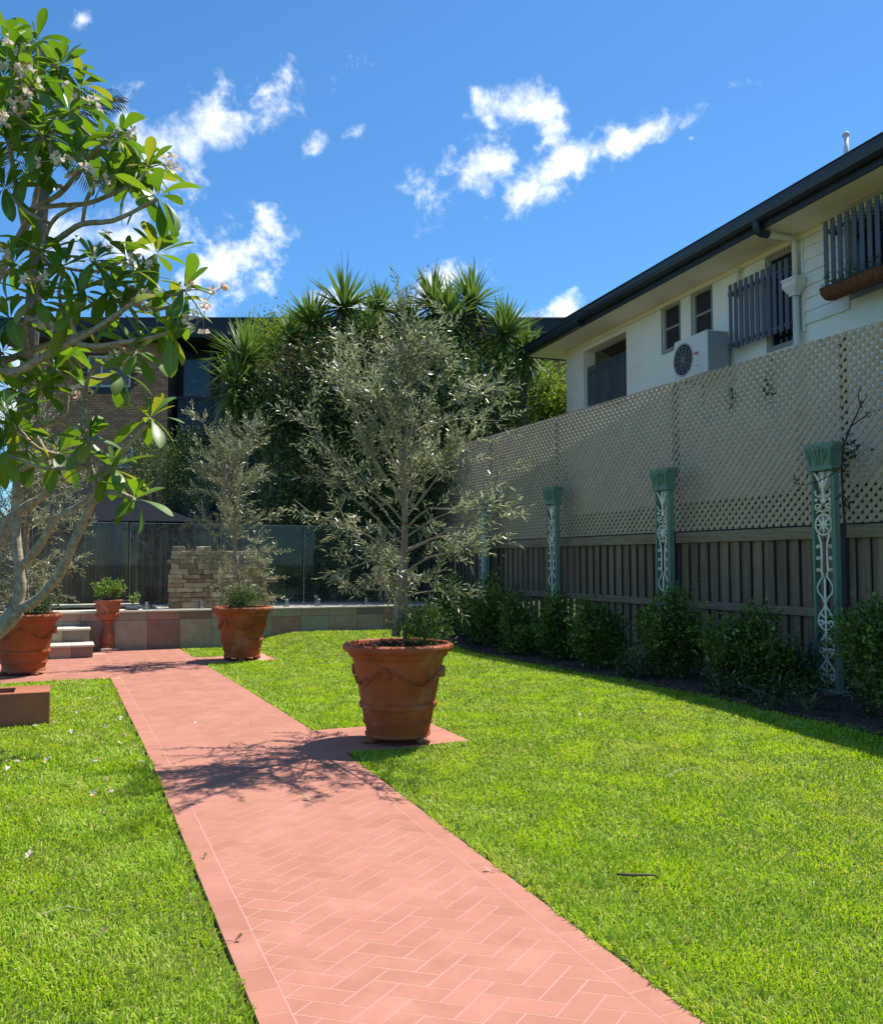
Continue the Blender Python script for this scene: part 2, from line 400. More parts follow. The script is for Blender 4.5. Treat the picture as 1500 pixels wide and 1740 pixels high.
def tile_into(mb, P):
    dz = rt_.uniform(-.0001, .0002); n = len(P)
    top = [(x, y, float(G(x, y))+dz) for x, y in P]; bot = [(x, y, z-.008) for x, y, z in top]
    mb.add(bot+top, [tuple(range(n, 2*n))]+[(i, (i+1) % n, n+(i+1) % n, n+i) for i in range(n)])
vis = [P for P in tiles if sum(p[1] for p in P)/len(P) > 2.05]
for P in vis[:300]:
    b = MB(); tile_into(b, P); b.build('tile', m_tile, path)
b = MB()
for P in vis[300:]+[P for P in tiles if sum(p[1] for p in P)/len(P) <= 2.05]: tile_into(b, P)
b.build('far_tiles', m_tile, path, kind='stuff')

# ------------------------------------------------------------------ planting bed
m_mulch = M_('bed mulch', (.045, .03, .022), (.10, .07, .05), scale=22, rough=1, bump=1, bscale=70)
mb = MB(); strip(mb, BEDX, 7.75, -2, 18.2, .012, .03, .4); mb.build('planting_bed', m_mulch, kind='structure')
rb = np.random.default_rng(8); nchip = 2600
P = np.stack([rb.uniform(BEDX-.05, 7.3, nchip), rb.uniform(2, 16, nchip)], 1); Pz = G(P[:, 0], P[:, 1])+.018
m_chip = M_('mulch chip', (.16, .105, .07), (.08, .05, .035), scale=8, rough=.95, rnd=.5)
D = rb.normal(size=(nchip, 3)); D[:, 2] *= .25
link('mulch_chips', leaf_mesh('mulch_chips', np.column_stack([P, Pz]), D, rb.uniform(.03, .09, nchip), rb.uniform(.012, .03, nchip), m_chip, rb, up=2),
     label='scattered bark chips and dry leaves on the shaded garden bed', cat='mulch', kind='stuff')

# ------------------------------------------------------------------ lawn
m_grass = leafmat('grass blade', (.20, .37, .012), (.44, .60, .030), (.60, .52, .17), trans=.42, tcol=(1.2, 1.2, .6), rough=.5, spec=.35, pmix=.45, pscale=2.2)
_t = m_grass.node_tree; _g = N(_t, 'ShaderNodeNewGeometry'); _n = N(_t, 'ShaderNodeTexNoise'); _n.inputs['Scale'].default_value = .85; _n.inputs['Detail'].default_value = 7; _n.inputs['Roughness'].default_value = .65; LK(_t, _g.outputs['Position'], _n.inputs['Vector'])
_r = N(_t, 'ShaderNodeMapRange'); _r.inputs['From Min'].default_value = .50; _r.inputs['From Max'].default_value = .72; _r.inputs['To Max'].default_value = .55; LK(_t, _n.outputs['Fac'], _r.inputs['Value'])
_cr = [n for n in _t.nodes if n.type == 'VALTORGB'][0]; _mx = N(_t, 'ShaderNodeMix', data_type='RGBA'); _mx.inputs[7].default_value = (.52, .50, .11, 1); LK(_t, _r.outputs[0], _mx.inputs[0])
for _l in list(_cr.outputs[0].links): LK(_t, _mx.outputs[2], _l.to_socket)
LK(_t, _cr.outputs[0], _mx.inputs[6])            # drier, straw-coloured patches
def lawn(name, x0, x1, y0, y1, label, seed, holes=()):
    name_left = x1 < 1
    rg = np.random.default_rng(seed); Ps = []; Ws = []
    for (d0, d1, den) in ((0, 3.6, 12500), (3.6, 4.6, 10500), (4.6, 6, 7800), (6, 8, 5400), (8, 11, 3400), (11, 20, 2100)):
        ax0, ax1 = max(x0, -d1), min(x1, d1); ay0, ay1 = max(y0, 0), min(y1, d1)
        if ax1 <= ax0 or ay1 <= ay0: continue
        n = int((ax1-ax0)*(ay1-ay0)*den); x = rg.uniform(ax0, ax1, n); y = rg.uniform(ay0, ay1, n); d = np.hypot(x, y)
        k = (d >= d0) & (d < d1)
        dep = x*cF[0]+y*cF[1]; lat = x*cR[0]+y*cR[1]
        k &= (np.abs(lat) < .5*dep+1.0) & (dep > 2.0)
        for h in holes: k &= ~((x > h[0]-.01) & (x < h[1]+.01) & (y > h[2]-.01) & (y < h[3]+.01))
        Ps.append(np.stack([x[k], y[k]], 1)); Ws.append(np.full(k.sum(), (12500/den)**.5))
    P = np.concatenate(Ps); ws = np.concatenate(Ws)
    ed = np.where(P[:, 0] < 1, PX0-P[:, 0], P[:, 0]-PX1)                       # ragged, slightly worn edge along the path
    wav = .011+.012*np.sin(P[:, 1]*9.7)+.010*np.sin(P[:, 1]*23+1)+.008*np.sin(P[:, 1]*51); kk = (ed > wav) | (ed < 0) & (P[:, 0] > 1) & (P[:, 0] < PX1); kk = ed > wav
    P = P[kk]; ws = ws[kk]; n = len(P); ed = ed[kk]
    z = G(P[:, 0], P[:, 1])-.012; base = np.column_stack([P, z])
    # tufts lean together: low-frequency lean field
    ph = np.sin(P[:, 0]*7.1+1.3*np.sin(P[:, 1]*5.3))+np.cos(P[:, 1]*8.3+np.sin(P[:, 0]*6.1)*1.7)
    az = ph*1.4+rg.normal(size=n)*1.3; az = np.where((ed < .05) & (rg.uniform(size=n) < .6), (0 if name_left else math.pi)+rg.normal(size=n)*.6, az); lean = np.clip(rg.normal(.75, .33, n), .05, 1.35)
    vig = .85+.18*np.sin(P[:, 0]*1.9+.7)*np.sin(P[:, 1]*1.3+.4)+.12*np.sin(P[:, 0]*5+P[:, 1]*4)
    L = rg.uniform(.026, .052, n)*vig; W = rg.uniform(.0038, .0068, n)*ws
    h = np.stack([np.cos(az), np.sin(az), np.zeros(n)], 1); s = np.stack([-np.sin(az), np.cos(az), np.zeros(n)], 1)
    tw = rg.normal(size=n)*.5; s = s*np.cos(tw)[:, None]+np.array([0, 0, 1])*np.sin(tw)[:, None]
    up = np.array([0, 0, 1.])
    l1 = lean*.55; l2 = np.clip(lean*1.35, 0, 1.75)
    p1 = base+(h*np.sin(l1)[:, None]+up*np.cos(l1)[:, None])*(L*.55)[:, None]
    p2 = p1+(h*np.sin(l2)[:, None]+up*np.cos(l2)[:, None])*(L*.5)[:, None]
    w0 = (W*.5)[:, None]
    V = np.stack([base-s*w0*.8, base+s*w0*.8, p1+s*w0, p1-s*w0, p2], 1).reshape(-1, 3)
    i = np.arange(n)[:, None]*5
    F = np.concatenate([i+np.array([[0, 1, 2]]), i+np.array([[0, 2, 3]]), i+np.array([[3, 2, 4]])], 1).reshape(-1, 3)
    me = raw_mesh(name, V, F, m_grass, 3)
    link(name, me, label=label, cat='lawn', kind='stuff'); return n
ng = lawn('lawn_grass', -7, PX0-.004, 1.6, CY0-.01, 'bright green buffalo grass left of the red path', 11)
ng += lawn('lawn_grass', PX1+.004, BEDX+.1, 1.6, 15.44, 'bright green buffalo grass between red path and fence', 12, [(a-.1, b, c, d) for a, b, c, d in PADS])
print('grass blades', ng)
# ================================================================== pots
m_terra = M_('terracotta', (.37, .098, .028), (.26, .066, .02), scale=5, rough=.72, bump=.25, bscale=70, spec=.3, grime=(.47, .27, .18, .6), gscale=4.5, lo=.3, hi=.7)
m_terra_d = M_('old terracotta', (.40, .12, .055), (.22, .07, .035), scale=9, rough=.8, bump=.4, bscale=60, grime=(.45, .32, .25, .7), gscale=9)
m_potsoil = M_('bark mulch', (.07, .03, .02), (.15, .07, .05), scale=60, rough=1, bump=1, bscale=90)
m_barkchip = M_('bark chip', (.17, .075, .05), (.07, .03, .022), scale=20, rough=.95, rnd=.6)
def swag_relief(mb, R0):
    """moulded garlands, masks and ring handles around the body"""
    def rad(z): return .255+(.385-.255)*(z-.07)/(.68-.07)
    for q in range(4):
        a0 = q*math.pi/2+.35
        pts = []
        for i in range(13):
            u = i/12; an = a0+.18+u*(math.pi/2-.36); z = .60-.13*math.sin(math.pi*u); r = rad(z)+.004
            pts.append((r*math.cos(an), r*math.sin(an), z))
        mb.tube(pts, [.003+.006*math.sin(math.pi*i/12) for i in range(13)], 6)
        for k in range(5):
            an = a0+.3+k*.24; z = .50+.05*abs(k-2)/2; r = rad(z)+.006; mb.sphere((r*math.cos(an), r*math.sin(an), z), (.011, .011, .012), 6, 4)
        r = rad(.57)+.0; c = (r*math.cos(a0), r*math.sin(a0), .57)
        mb.sphere(c, (.038, .038, .05), 8, 6); mb.sphere((c[0]*1.05, c[1]*1.05, .545), (.018, .018, .02), 6, 4)
        mb.sphere((c[0]*1.03, c[1]*1.03, .60), (.028, .028, .02), 6, 4)
        continue
        t = Vector((-math.sin(a0), math.cos(a0), 0)); rr = Vector((math.cos(a0), math.sin(a0), 0))
        ring = [Vector((0, 0, .465))+rr*(rad(.465)+.014)+t*.045*math.cos(v)+Vector((0, 0, .05*math.sin(v))) for v in np.linspace(0, 2*math.pi, 13)]
        mb.tube(ring, .006, 6, cap=False)
def make_pot(name, loc, rot, scale, label):
    root = empty(name, loc, rot, label=label, cat='planter pot', group='large terracotta pots with olive trees'); root.scale = (scale,)*3
    pr = [(.0, .05), (.262, .05), (.270, .058), (.268, .075), (.258, .085), (.270, .15), (.285, .155), (.288, .168), (.281, .176), (.283, .20), (.298, .275), (.316, .282), (.322, .30), (.318, .318), (.306, .325),
          (.338, .50), (.372, .665), (.382, .682), (.398, .69), (.408, .705), (.410, .722), (.420, .728), (.444, .738), (.455, .752), (.457, .768), (.452, .784), (.436, .794), (.415, .798), (.400, .79), (.393, .77), (.385, .70), (.0, .70)]
    mb = MB(); mb.lathe(pr, 64); swag_relief(mb, .37)
    smooth_by_angle(mb.build('body', m_terra, root), 35)
    for k in range(3):
        an = k*2*math.pi/3+.5; f = MB(); c = (.235*math.cos(an), .235*math.sin(an))
        f.sphere((c[0], c[1], .03), (.05, .05, .034), 10, 6); f.box(c[0]-.035, c[0]+.035, c[1]-.03, c[1]+.03, .0, .052)
        f.sphere((c[0]*1.22, c[1]*1.22, .022), (.03, .03, .024), 8, 5); f.build('foot', m_terra_d, root, smooth=True)
    s = MB(); rr = random.Random(int(loc[1]*10)); 
    s.lathe([(.392, .735), (.30, .765), (.15, .785), (.0, .79)], 36, wob=lambda a, z: 0 if z < .74 else rr.uniform(-.01, .01)); so = s.build('soil', m_potsoil, root, smooth=True)
    rg = np.random.default_rng(int(loc[1]*7)); n = 900; r = .385*np.sqrt(rg.uniform(0, 1, n)); an = rg.uniform(0, 2*math.pi, n)
    D = rg.normal(size=(n, 3)); D[:, 2] = np.abs(D[:, 2])*.5
    link('bark_chips', leaf_mesh('bark_chips', np.stack([r*np.cos(an), r*np.sin(an), .80-.05*(r/.39)**2], 1)-[0, 0, .012], D, rg.uniform(.02, .05, n), rg.uniform(.012, .022, n), m_barkchip, rg), so, kind='stuff')
    return root
P1 = onground(676, 1258); P2 = onground(411, 1121); P3 = onground(40, 1146)
pot1 = make_pot('terracotta_pot', P1, .6, .925, 'large ornate terracotta pot nearest the camera, standing half on the lawn')
pot2 = make_pot('terracotta_pot', P2, 1.9, .97, 'terracotta pot on the lawn corner in front of the stone stack')
pot3 = make_pot('terracotta_pot', P3, 2.7, .96, 'terracotta pot cut by the left picture edge on the cross paving')

# ================================================================== urn on pedestal foot
def make_urn():
    p = onground(182, 1106); s = 1.0
    root = empty('garden_urn', p, .3, label='weathered terracotta urn on baluster foot beside the stone steps', cat='urn')
    mb = MB(); mb.bbox(-.15, .15, -.15, .15, 0, .05, .01); mb.build('plinth', M_('pale stone', (.5, .42, .36), (.3, .22, .18), scale=9, rough=.9, bump=.4), root)
    mb = MB(); mb.lathe([(.0, .05), (.13, .05), (.13, .075), (.10, .09), (.088, .105), (.105, .15), (.112, .20), (.10, .27), (.072, .35), (.058, .42), (.058, .46), (.075, .475), (.075, .50), (.0, .50)], 32)
    mb.build('foot', m_terra_d, root, smooth=True)
    mb = MB(); mb.lathe([(.0, .495), (.09, .50), (.15, .53), (.172, .57), (.168, .615), (.160, .64), (.178, .66), (.188, .72), (.198, .78), (.222, .80), (.228, .815), (.222, .83), (.20, .83), (.185, .80), (.0, .78)], 40,
        wob=lambda a, z: .006*math.cos(10*a) if z > .62 else 0)
    for k in range(8):
        a = k*math.pi/4; mb.sphere((.175*math.cos(a), .175*math.sin(a), .60), (.03, .03, .022), 6, 4)
        mb.sphere((.188*math.cos(a+.39), .188*math.sin(a+.39), .72), (.022, .022, .035), 6, 4)
    mb.build('bowl', m_terra_d, root, smooth=True)
    mb = MB(); mb.lathe([(.195, .815), (.1, .835), (.0, .84)], 20); mb.build('soil', m_potsoil, root)
    return root, p
urn, URN = make_urn()

# ================================================================== terracotta trough on the lawn
tp = onground(84, 1230)
root = empty('planter_trough', (tp.x, tp.y, tp.z), 0, label='low rectangular red-brown box planter on the left lawn', cat='planter')
m_box = M_('red box clay', (.40, .14, .075), (.33, .11, .058), scale=4, rough=.75, bump=.15, bscale=80)
H = .27; T = .26
for nm, (x0, x1, y0, y1) in dict(front_wall=(-1.5, 0, 0, .05), back_wall=(-1.5, 0, .39, .44), end_wall=(-.28, -.002, .052, .388)).items():
    b = MB(); b.bbox(x0, x1, y0, y1, -.02, H-(.002 if nm == 'end_wall' else 0), .006); b.build(nm, m_box, root)
b = MB(); b.bbox(-1.5, -1.4, .052, .388, -.02, H-.002, .006); b.build('end_wall', m_box, root)
b = MB(); b.box(-1.39, -.285, .055, .385, .0, .14); b.build('soil', m_potsoil, root)
# ================================================================== boundary fence
FX = 7.525
m_pal = M_('weathered paling', (.28, .215, .145), (.15, .115, .08), scale=7, rough=.9, bump=.6, bscale=14, stretch=(6, 6, .35), rnd=.22, spec=.15, lo=.3, hi=.7)
m_rail = M_('fence rail', (.32, .255, .17), (.20, .155, .10), scale=6, rough=.9, bump=.5, bscale=14, stretch=(6, .4, 6), rnd=.1, spec=.15)
m_lat = M_('taupe lattice', (.48, .385, .27), (.43, .34, .235), scale=1.5, rough=.6, rnd=.07, grime=(.36, .29, .20, .5), gscale=1.4, spec=.35)
m_dkpost = M_('dark fence post', (.03, .033, .04), (.05, .05, .055), scale=6, rough=.7)
fence = empty('boundary_fence', (FX, 10, 0), 0, label='timber paling fence topped with tall taupe lattice beside the white house', cat='fence')
rf = random.Random(21)
def fz(Y): return float(G(FX, Y))
PALT = 1.80
pw_ = .098; y = 4.0; i = 0
pal_meshes = []
for v in range(6):
    b = MB(); w0 = pw_*rf.uniform(.92, 1.02); t = .014
    b.add([(0, -w0/2, -.05), (t, -w0/2, -.05), (t, w0/2, -.05), (0, w0/2, -.05), (0, -w0/2*.97, PALT), (t, -w0/2*.97, PALT+rf.uniform(-.01, .01)), (t, w0/2*.98, PALT), (0, w0/2*.98, PALT)],
          [(0,3,2,1),(4,5,6,7),(0,1,5,4),(1,2,6,5),(2,3,7,6),(3,0,4,7)]); pal_meshes.append(b.mesh('paling', m_pal))
while y < 17.85:
    lap = .014 if i % 2 == 0 else -.024
    link('paling', rf.choice(pal_meshes), fence, M=Matrix.Translation((.035+lap+rf.uniform(-.002, .002), y-10, 0)) @ Matrix.Rotation(rf.uniform(-.004, .004), 4, 'X'))
    y += pw_*.96; i += 1
JY = [4.0, 6.80, 9.56, 12.60, 15.05, 17.85]
for a, b_ in zip(JY, JY[1:]):
    for (z0, z1) in ((1.70, 1.835), (.86, .955), (.16, .25)):
        b = MB(); b.bbox(-.035, .004, a-10+.055, b_-10-.055, z0, z1, .004); b.build('rail', m_rail, fence)
for a in JY:
    b = MB(); b.bbox(-.045, .055, a-.05-10, a+.05-10, -.05, 1.84, .004); b.build('post', m_dkpost, fence)
    b = MB(); b.bbox(.022, .062, a-.045-10, a+.045-10, 1.86, 3.84, .003); b.build('lattice_stud', m_dkpost, fence)
LZ0, LZ1 = 1.855, 3.87; SW, SP = .0435, .0785
for a, b_ in zip(JY, JY[1:]):
    pan = link('lattice_panel', None, fence); pan.location = (0, a-10, 0)
    Wd = b_-a-.004; Hh = LZ1-LZ0
    for layer, sg in ((0, -1), (1, 1)):
        u = Vector((c45, sg*c45)); nn = Vector((-sg*c45, c45))      # along / across in (y,z)
        lo_ = min(nn.dot(Vector(p)) for p in ((0, 0), (Wd, 0), (0, Hh), (Wd, Hh))); hi_ = max(nn.dot(Vector(p)) for p in ((0, 0), (Wd, 0), (0, Hh), (Wd, Hh)))
        k = lo_+SP*.5
        while k < hi_:
            c = nn*k
            P = [tuple(c+u*s*8+nn*t*SW/2) for s, t in ((-1, -1), (1, -1), (1, 1), (-1, 1))]
            for ax, v, kl in ((0, 0, False), (0, Wd, True), (1, 0, False), (1, Hh, True)):
                P = clip(P, ax, v, kl)
                if len(P) < 3: break
            k += SP
            if len(P) < 3: continue
            x0 = .000+layer*.0085
            m = MB(); m.prism(P, x0, x0+.007, lambda p, q, h: (h, p, LZ0+q)); m.build('slat', m_lat, pan)
# pale corner post where the side fence ends
b = MB(); b.bbox(7.30, 7.44, 17.80, 17.95, -.05, 1.95, .01); b.bbox(7.27, 7.47, 17.77, 17.98, 1.95, 2.0, .008)
tag(b.build('corner_post', M_('pale render', (.42, .40, .37), scale=5, rough=.85)), 'pale square post at the far end of the side fence', 'post')

# ================================================================== cast-iron verandah columns
m_green = M_('verdigris green paint', (.17, .28, .205), (.12, .215, .155), scale=7, rough=.55, grime=(.20, .27, .22, .6), gscale=7, bump=.15)
m_lace = M_('cream flaking paint', (.86, .84, .70), (.72, .73, .60), scale=9, rough=.6, grime=(.18, .28, .21, .6), gscale=11, bump=.2)
def spiral(c, r0, r1, a0, turns, n=12): return [(c[0]+(r0+(r1-r0)*i/n)*math.cos(a0+turns*2*math.pi*i/n), c[1]+(r0+(r1-r0)*i/n)*math.sin(a0+turns*2*math.pi*i/n)) for i in range(n+1)]
def make_column():
    root = empty('iron_column', (0, 0, 0))
    b = MB(); b.bbox(-.10, .10, -.20, .20, -.02, .09, .012); b.bbox(-.085, .085, -.175, .175, .09, .13, .015); b.build('base', m_green, root)
    for s in (-1, 1):
        b = MB(); b.bbox(-.04, .04, s*.130-.018, s*.130+.018, .13, 2.36, .005); b.tube([(-.042, s*.116, .14), (-.042, s*.116, 2.35)], .007, 6); b.build('side_post', m_green, root)
    b = MB()                                               # capital: flared, with leaf relief and a boss
    pr = [(.155, 2.36), (.158, 2.40), (.142, 2.41), (.146, 2.47), (.158, 2.54), (.174, 2.585), (.178, 2.60), (.186, 2.604), (.186, 2.64)]
    vs = []; 
    for (h, z) in pr:
        d = h*.48; vs += [(-d, -h, z), (d, -h, z), (d, h, z), (-d, h, z)]
    fs = [(j*4+k, j*4+(k+1) % 4, (j+1)*4+(k+1) % 4, (j+1)*4+k) for j in range(len(pr)-1) for k in range(4)]+[tuple(range(len(vs)-4, len(vs))), (3, 2, 1, 0)]
    b.add(vs, fs)
    for s in (-1, 0, 1):
        pts = [(-.075-.004*i-.012*(i/5)**2, s*(.03+.018*i), 2.42+.03*i) for i in range(6)]; b.tube(pts, [.006+.004*math.sin(i/5*3.14) for i in range(6)], 5)
    for s in (-.16, -.05, .05, .16): b.tube([(-.074, s*.75, 2.42), (-.08, s*.85, 2.50), (-.098, s, 2.58)], [.012, .018, .008], 5)
    b.sphere((-.098, 0, 2.575), (.02, .028, .022), 8, 5); b.build('capital', m_green, root)
    # lacework, in the plane x = -.03
    b = MB(); X = -.028
    def T(p2, r=.0095):
        for s in (-1, 1): b.tube([(X, s*p[0], p[1]) for p in p2], r, 5)
    b.tube([(X, 0, .15), (X, 0, .60), (X-.004, 0, 1.25)], [.012, .010, .010], 6)
    b.tube([(X, 0, 2.02), (X, 0, 2.12), (X, 0, 2.34)], [.010, .013, .02], 6)
    for z0 in (.20, .46, .74):                              # C and S scrolls
        T(spiral((.045, z0+.05), .034, .012, math.pi, -1.2)); T([(.006, z0-.02), (.03, z0-.005), (.062, z0+.03), (.075, z0+.08), (.06, z0+.14), (.02, z0+.20), (.004, z0+.23)])
        T([(.0, z0+.10), (.03, z0+.125), (.052, z0+.16)], .010); b.sphere((X, 0, z0+.23), (.012, .02, .022), 6, 4)
    T([(.012, 1.0), (.03, 1.06), (.065, 1.10), (.078, 1.16), (.05, 1.22), (.02, 1.27)], .009)
    for z0 in (1.30, 1.42, 1.54): T([(.028, z0-.03), (.03, z0+.03), (.055, z0+.05)]+spiral((.062, z0+.035), .017, .008, math.pi/2, -.8, 8), .0075)
    T([(.012, 1.26), (.03, 1.32), (.026, 1.5), (.03, 1.62), (.055, 1.70)], .0105)
    for s in np.linspace(0, 2*math.pi, 9)[:-1]: b.tube([(X, .0, 1.80), (X-.004, .035*math.cos(s), 1.80+.04*math.sin(s)), (X, .075*math.cos(s), 1.80+.095*math.sin(s))], [.012, .012, .006], 5)
    b.tube([(X, .08*math.cos(s), 1.80+.105*math.sin(s)) for s in np.linspace(0, 2*math.pi, 25)], .010, 5, cap=False)
    b.sphere((X-.005, 0, 1.80), (.016, .024, .026), 8, 5)
    T(spiral((.05, 1.99), .036, .014, -math.pi/2, 1.1)); T([(.0, 1.93), (.035, 1.95), (.07, 1.92)], .009)
    T([(.0, 2.10), (.04, 2.09), (.07, 2.11), (.08, 2.16)], .010); T([(.006, 2.16), (.03, 2.24), (.055, 2.30), (.085, 2.345)], .013); b.sphere((X, .0, 2.05), (.014, .03, .03), 8, 5)
    for s in (-1, 1): b.sphere((X, s*.07, 2.06), (.012, .022, .022), 6, 4)
    b.v = [(x, y*1.32, z) for x, y, z in b.v]; b.build('lacework', m_lace, root, smooth=True)
    return root
COLY = [6.75, 9.38, 12.2, 14.7]
CLAB = ['tallest-looking green and cream iron column, nearest the camera, with a bare vine', 'second green iron column from the right before the fence', 'third green iron column from the right before the fence', 'farthest green iron column, partly behind the big olive tree']
c0 = make_column()
for i, Y in enumerate(COLY):
    c = c0 if i == 0 else copy_tree(c0)
    c.location = (7.22, Y, float(G(7.22, Y))*.3); c.rotation_euler = (0, 0, (0.02, -.015, .01, 0)[i])
    tag(c, CLAB[i], 'column', 'iron columns along the fence')
    if i: c.scale = (1, 1, 1)
# ================================================================== white house beyond the fence
TH = R_(5); HP = Vector((9.613, 9.356, 0))
house = empty('white_house', HP, -TH, label='cream two-storey house with dark gutter and slatted balconies behind the fence', cat='house')
m_wall = M_('cream render', (.90, .87, .77), (.86, .83, .73), scale=1.2, rough=.85, bump=.12, bscale=120, grime=(.70, .65, .54, .5), gscale=1.1)
m_board = M_('white weatherboard', (.80, .78, .72), (.75, .73, .67), scale=2, rough=.6, rnd=.02)
m_soff = M_('soffit', (.86, .81, .68), (.82, .77, .64), scale=1, rough=.8)
m_gut = M_('navy gutter', (.016, .022, .035), (.022, .028, .042), scale=3, rough=.35, spec=.5)
m_gut2 = M_('charcoal fascia', (.022, .027, .038), (.03, .034, .045), scale=3, rough=.55)
m_slat = M_('blue grey slat', (.095, .11, .14), (.085, .10, .13), scale=5, rough=.55, rnd=.06)
m_frame = M_('grey window frame', (.30, .29, .28), (.27, .26, .25), scale=5, rough=.5)
m_glass_d = M_('dark window glass', (.008, .009, .011), (.015, .016, .018), scale=1.5, rough=.06, spec=.6)
m_screen = M_('insect screen', (.018, .018, .02), (.026, .026, .028), scale=3, rough=.6)
m_roof = M_('dark metal roof', (.04, .045, .055), (.05, .055, .065), scale=2, rough=.4, metal=.3)
m_pvc = M_('cream pipe', (.74, .70, .60), (.70, .66, .56), scale=3, rough=.4)
m_base = M_('dark undercroft', (.045, .042, .04), (.07, .065, .06), scale=3, rough=.9)
S0, S1 = -9.0, 7.39; ZB, ZT = 2.47, 6.10
OP = [(4.80, 6.58, 4.55, 5.94), (2.98, 3.52, 5.23, 6.03), (2.06, 2.60, 5.23, 6.03), (.04, .68, 4.62, 6.0), (-2.7, -.95, 4.95, 5.98)]   # s0,s1,z0,z1
ss = sorted({S0, S1, *[o[0] for o in OP], *[o[1] for o in OP]}); zs = sorted({ZB, ZT, *[o[2] for o in OP], *[o[3] for o in OP]})
b = MB()
for a, c in zip(ss, ss[1:]):
    run = None
    for d, e in zip(zs, zs[1:]):
        hole = any(o[0] <= a and c <= o[1] and o[2] <= d and e <= o[3] for o in OP)
        if hole:
            if run: b.box(0, .28, a, c, run[0], run[1]); run = None
        else: run = (run[0], e) if run else (d, e)
    if run: b.box(0, .28, a, c, run[0], run[1])
b.box(.28, 7, S1-.25, S1, ZB, ZT); b.box(.28, 7, S0, S0+.25, ZB, ZT); b.build('wall', m_wall, house)
b = MB(); b.box(.12, 7, S0+.1, S1-.1, -.1, ZB-.003); b.build('undercroft', m_base, house)
b = MB(); b.box(-.68, 7.5, S0-.3, 8.0, 6.104, 6.125); b.build('soffit', m_soff, house)
b = MB(); b.box(-.045, -.002, S0, S1, 6.03, 6.10); b.build('cornice', m_soff, house)
b = MB(); b.bbox(-.72, -.685, S0-.3, 8.06, 6.085, 6.30, .004); b.bbox(-.684, 7.5, 8.005, 8.06, 6.085, 6.30, .004); b.build('fascia', m_gut2, house)
# quad gutter: profile extruded along s
pg = [(-.725, 6.325), (-.80, 6.325), (-.845, 6.36), (-.862, 6.43), (-.862, 6.47), (-.845, 6.485), (-.85, 6.51), (-.865, 6.515), (-.865, 6.53), (-.725, 6.53)]
pg = [(p, q-.155) for p, q in pg]
b = MB(); b.prism(pg, S0-.3, 5.98, lambda p, q, h: (p, h, q)); b.build('gutter', m_gut, house)
pg2 = [(p+.01, q-.085) for p, q in pg]
b = MB(); b.prism(pg2, 5.2, 8.12, lambda p, q, h: (p, h, q)); b.build('gutter', m_gut, house)
b = MB(); b.add([(-.79, S0-.3, 6.385), (-.79, 5.95, 6.385), (3.4, 5.95, 7.5), (3.4, S0-.3, 7.5), (7.6, 5.95, 6.385), (7.6, S0-.3, 6.385)], [(0, 3, 2, 1), (3, 5, 4, 2), (1, 2, 4)])
b.add([(-.75, 5.96, 6.30), (-.75, 8.1, 6.30), (3, 8.1, 6.34), (3, 5.96, 6.9)], [(0, 3, 2, 1)]); b.build('roof', m_roof, house)
b = MB()                                                   # weatherboards, each overlapping the one below
z = 4.79; k = 0
zb = [4.79+.182*i for i in range(7)]
for a0, a1 in ((-.95, -.13), (S0, -2.7)):
    for zz in zb:
        z1 = min(zz+.190, 6.028)
        q = MB(); q.add([(-.030, a0, zz), (-.030, a1, zz), (-.010, a1, z1), (-.010, a0, z1), (-.001, a0, zz), (-.001, a1, zz), (-.001, a1, z1), (-.001, a0, z1)], [(0,3,2,1),(0,1,5,4),(3,7,6,2),(1,2,6,5),(0,4,7,3),(4,5,6,7)])
        q.build('weatherboard', m_board, house)
b = MB(); b.bbox(-.04, -.001, -.128, -.085, 4.70, 6.03, .004); b.build('corner_trim', m_board, house)
def window(o, kind):
    s0, s1, z0, z1 = o; w_ = empty('window'); w_.parent = house
    f = MB(); t = .045; n0, n1 = .03, .09
    f.bbox(n0, n1, s0, s0+t, z0, z1, .003); f.bbox(n0, n1, s1-t, s1, z0, z1, .003); f.bbox(n0+.001, n1-.001, s0+t, s1-t, z1-t, z1, .003); f.bbox(n0+.001, n1-.001, s0+t, s1-t, z0, z0+t, .003)
    if kind == 'sash': f.bbox(n0+.004, n1-.004, s0+t, s1-t, (z0+z1)/2-.02, (z0+z1)/2+.02, .003)
    f.build('frame', m_frame, w_)
    p = MB(); p.box(.062, .066, s0+t-.005, s1-t+.005, z0+t-.005, z1-t+.005); p.build('pane', m_glass_d if kind != 'sash' else m_screen, w_)
    r = MB(); r.box(-.012, .03, s0-.03, s0-.001, z0-.03, z1+.03); r.box(-.012, .03, s1+.001, s1+.03, z0-.03, z1+.03); r.box(-.012, .03, s0, s1, z1+.001, z1+.03); r.box(-.025, .03, s0, s1, z0-.04, z0-.001); r.build('surround', m_frame, w_)
    return w_
window(OP[1], 'sash'); window(OP[2], 'sash'); window(OP[3], 'door'); window(OP[4], 'door')
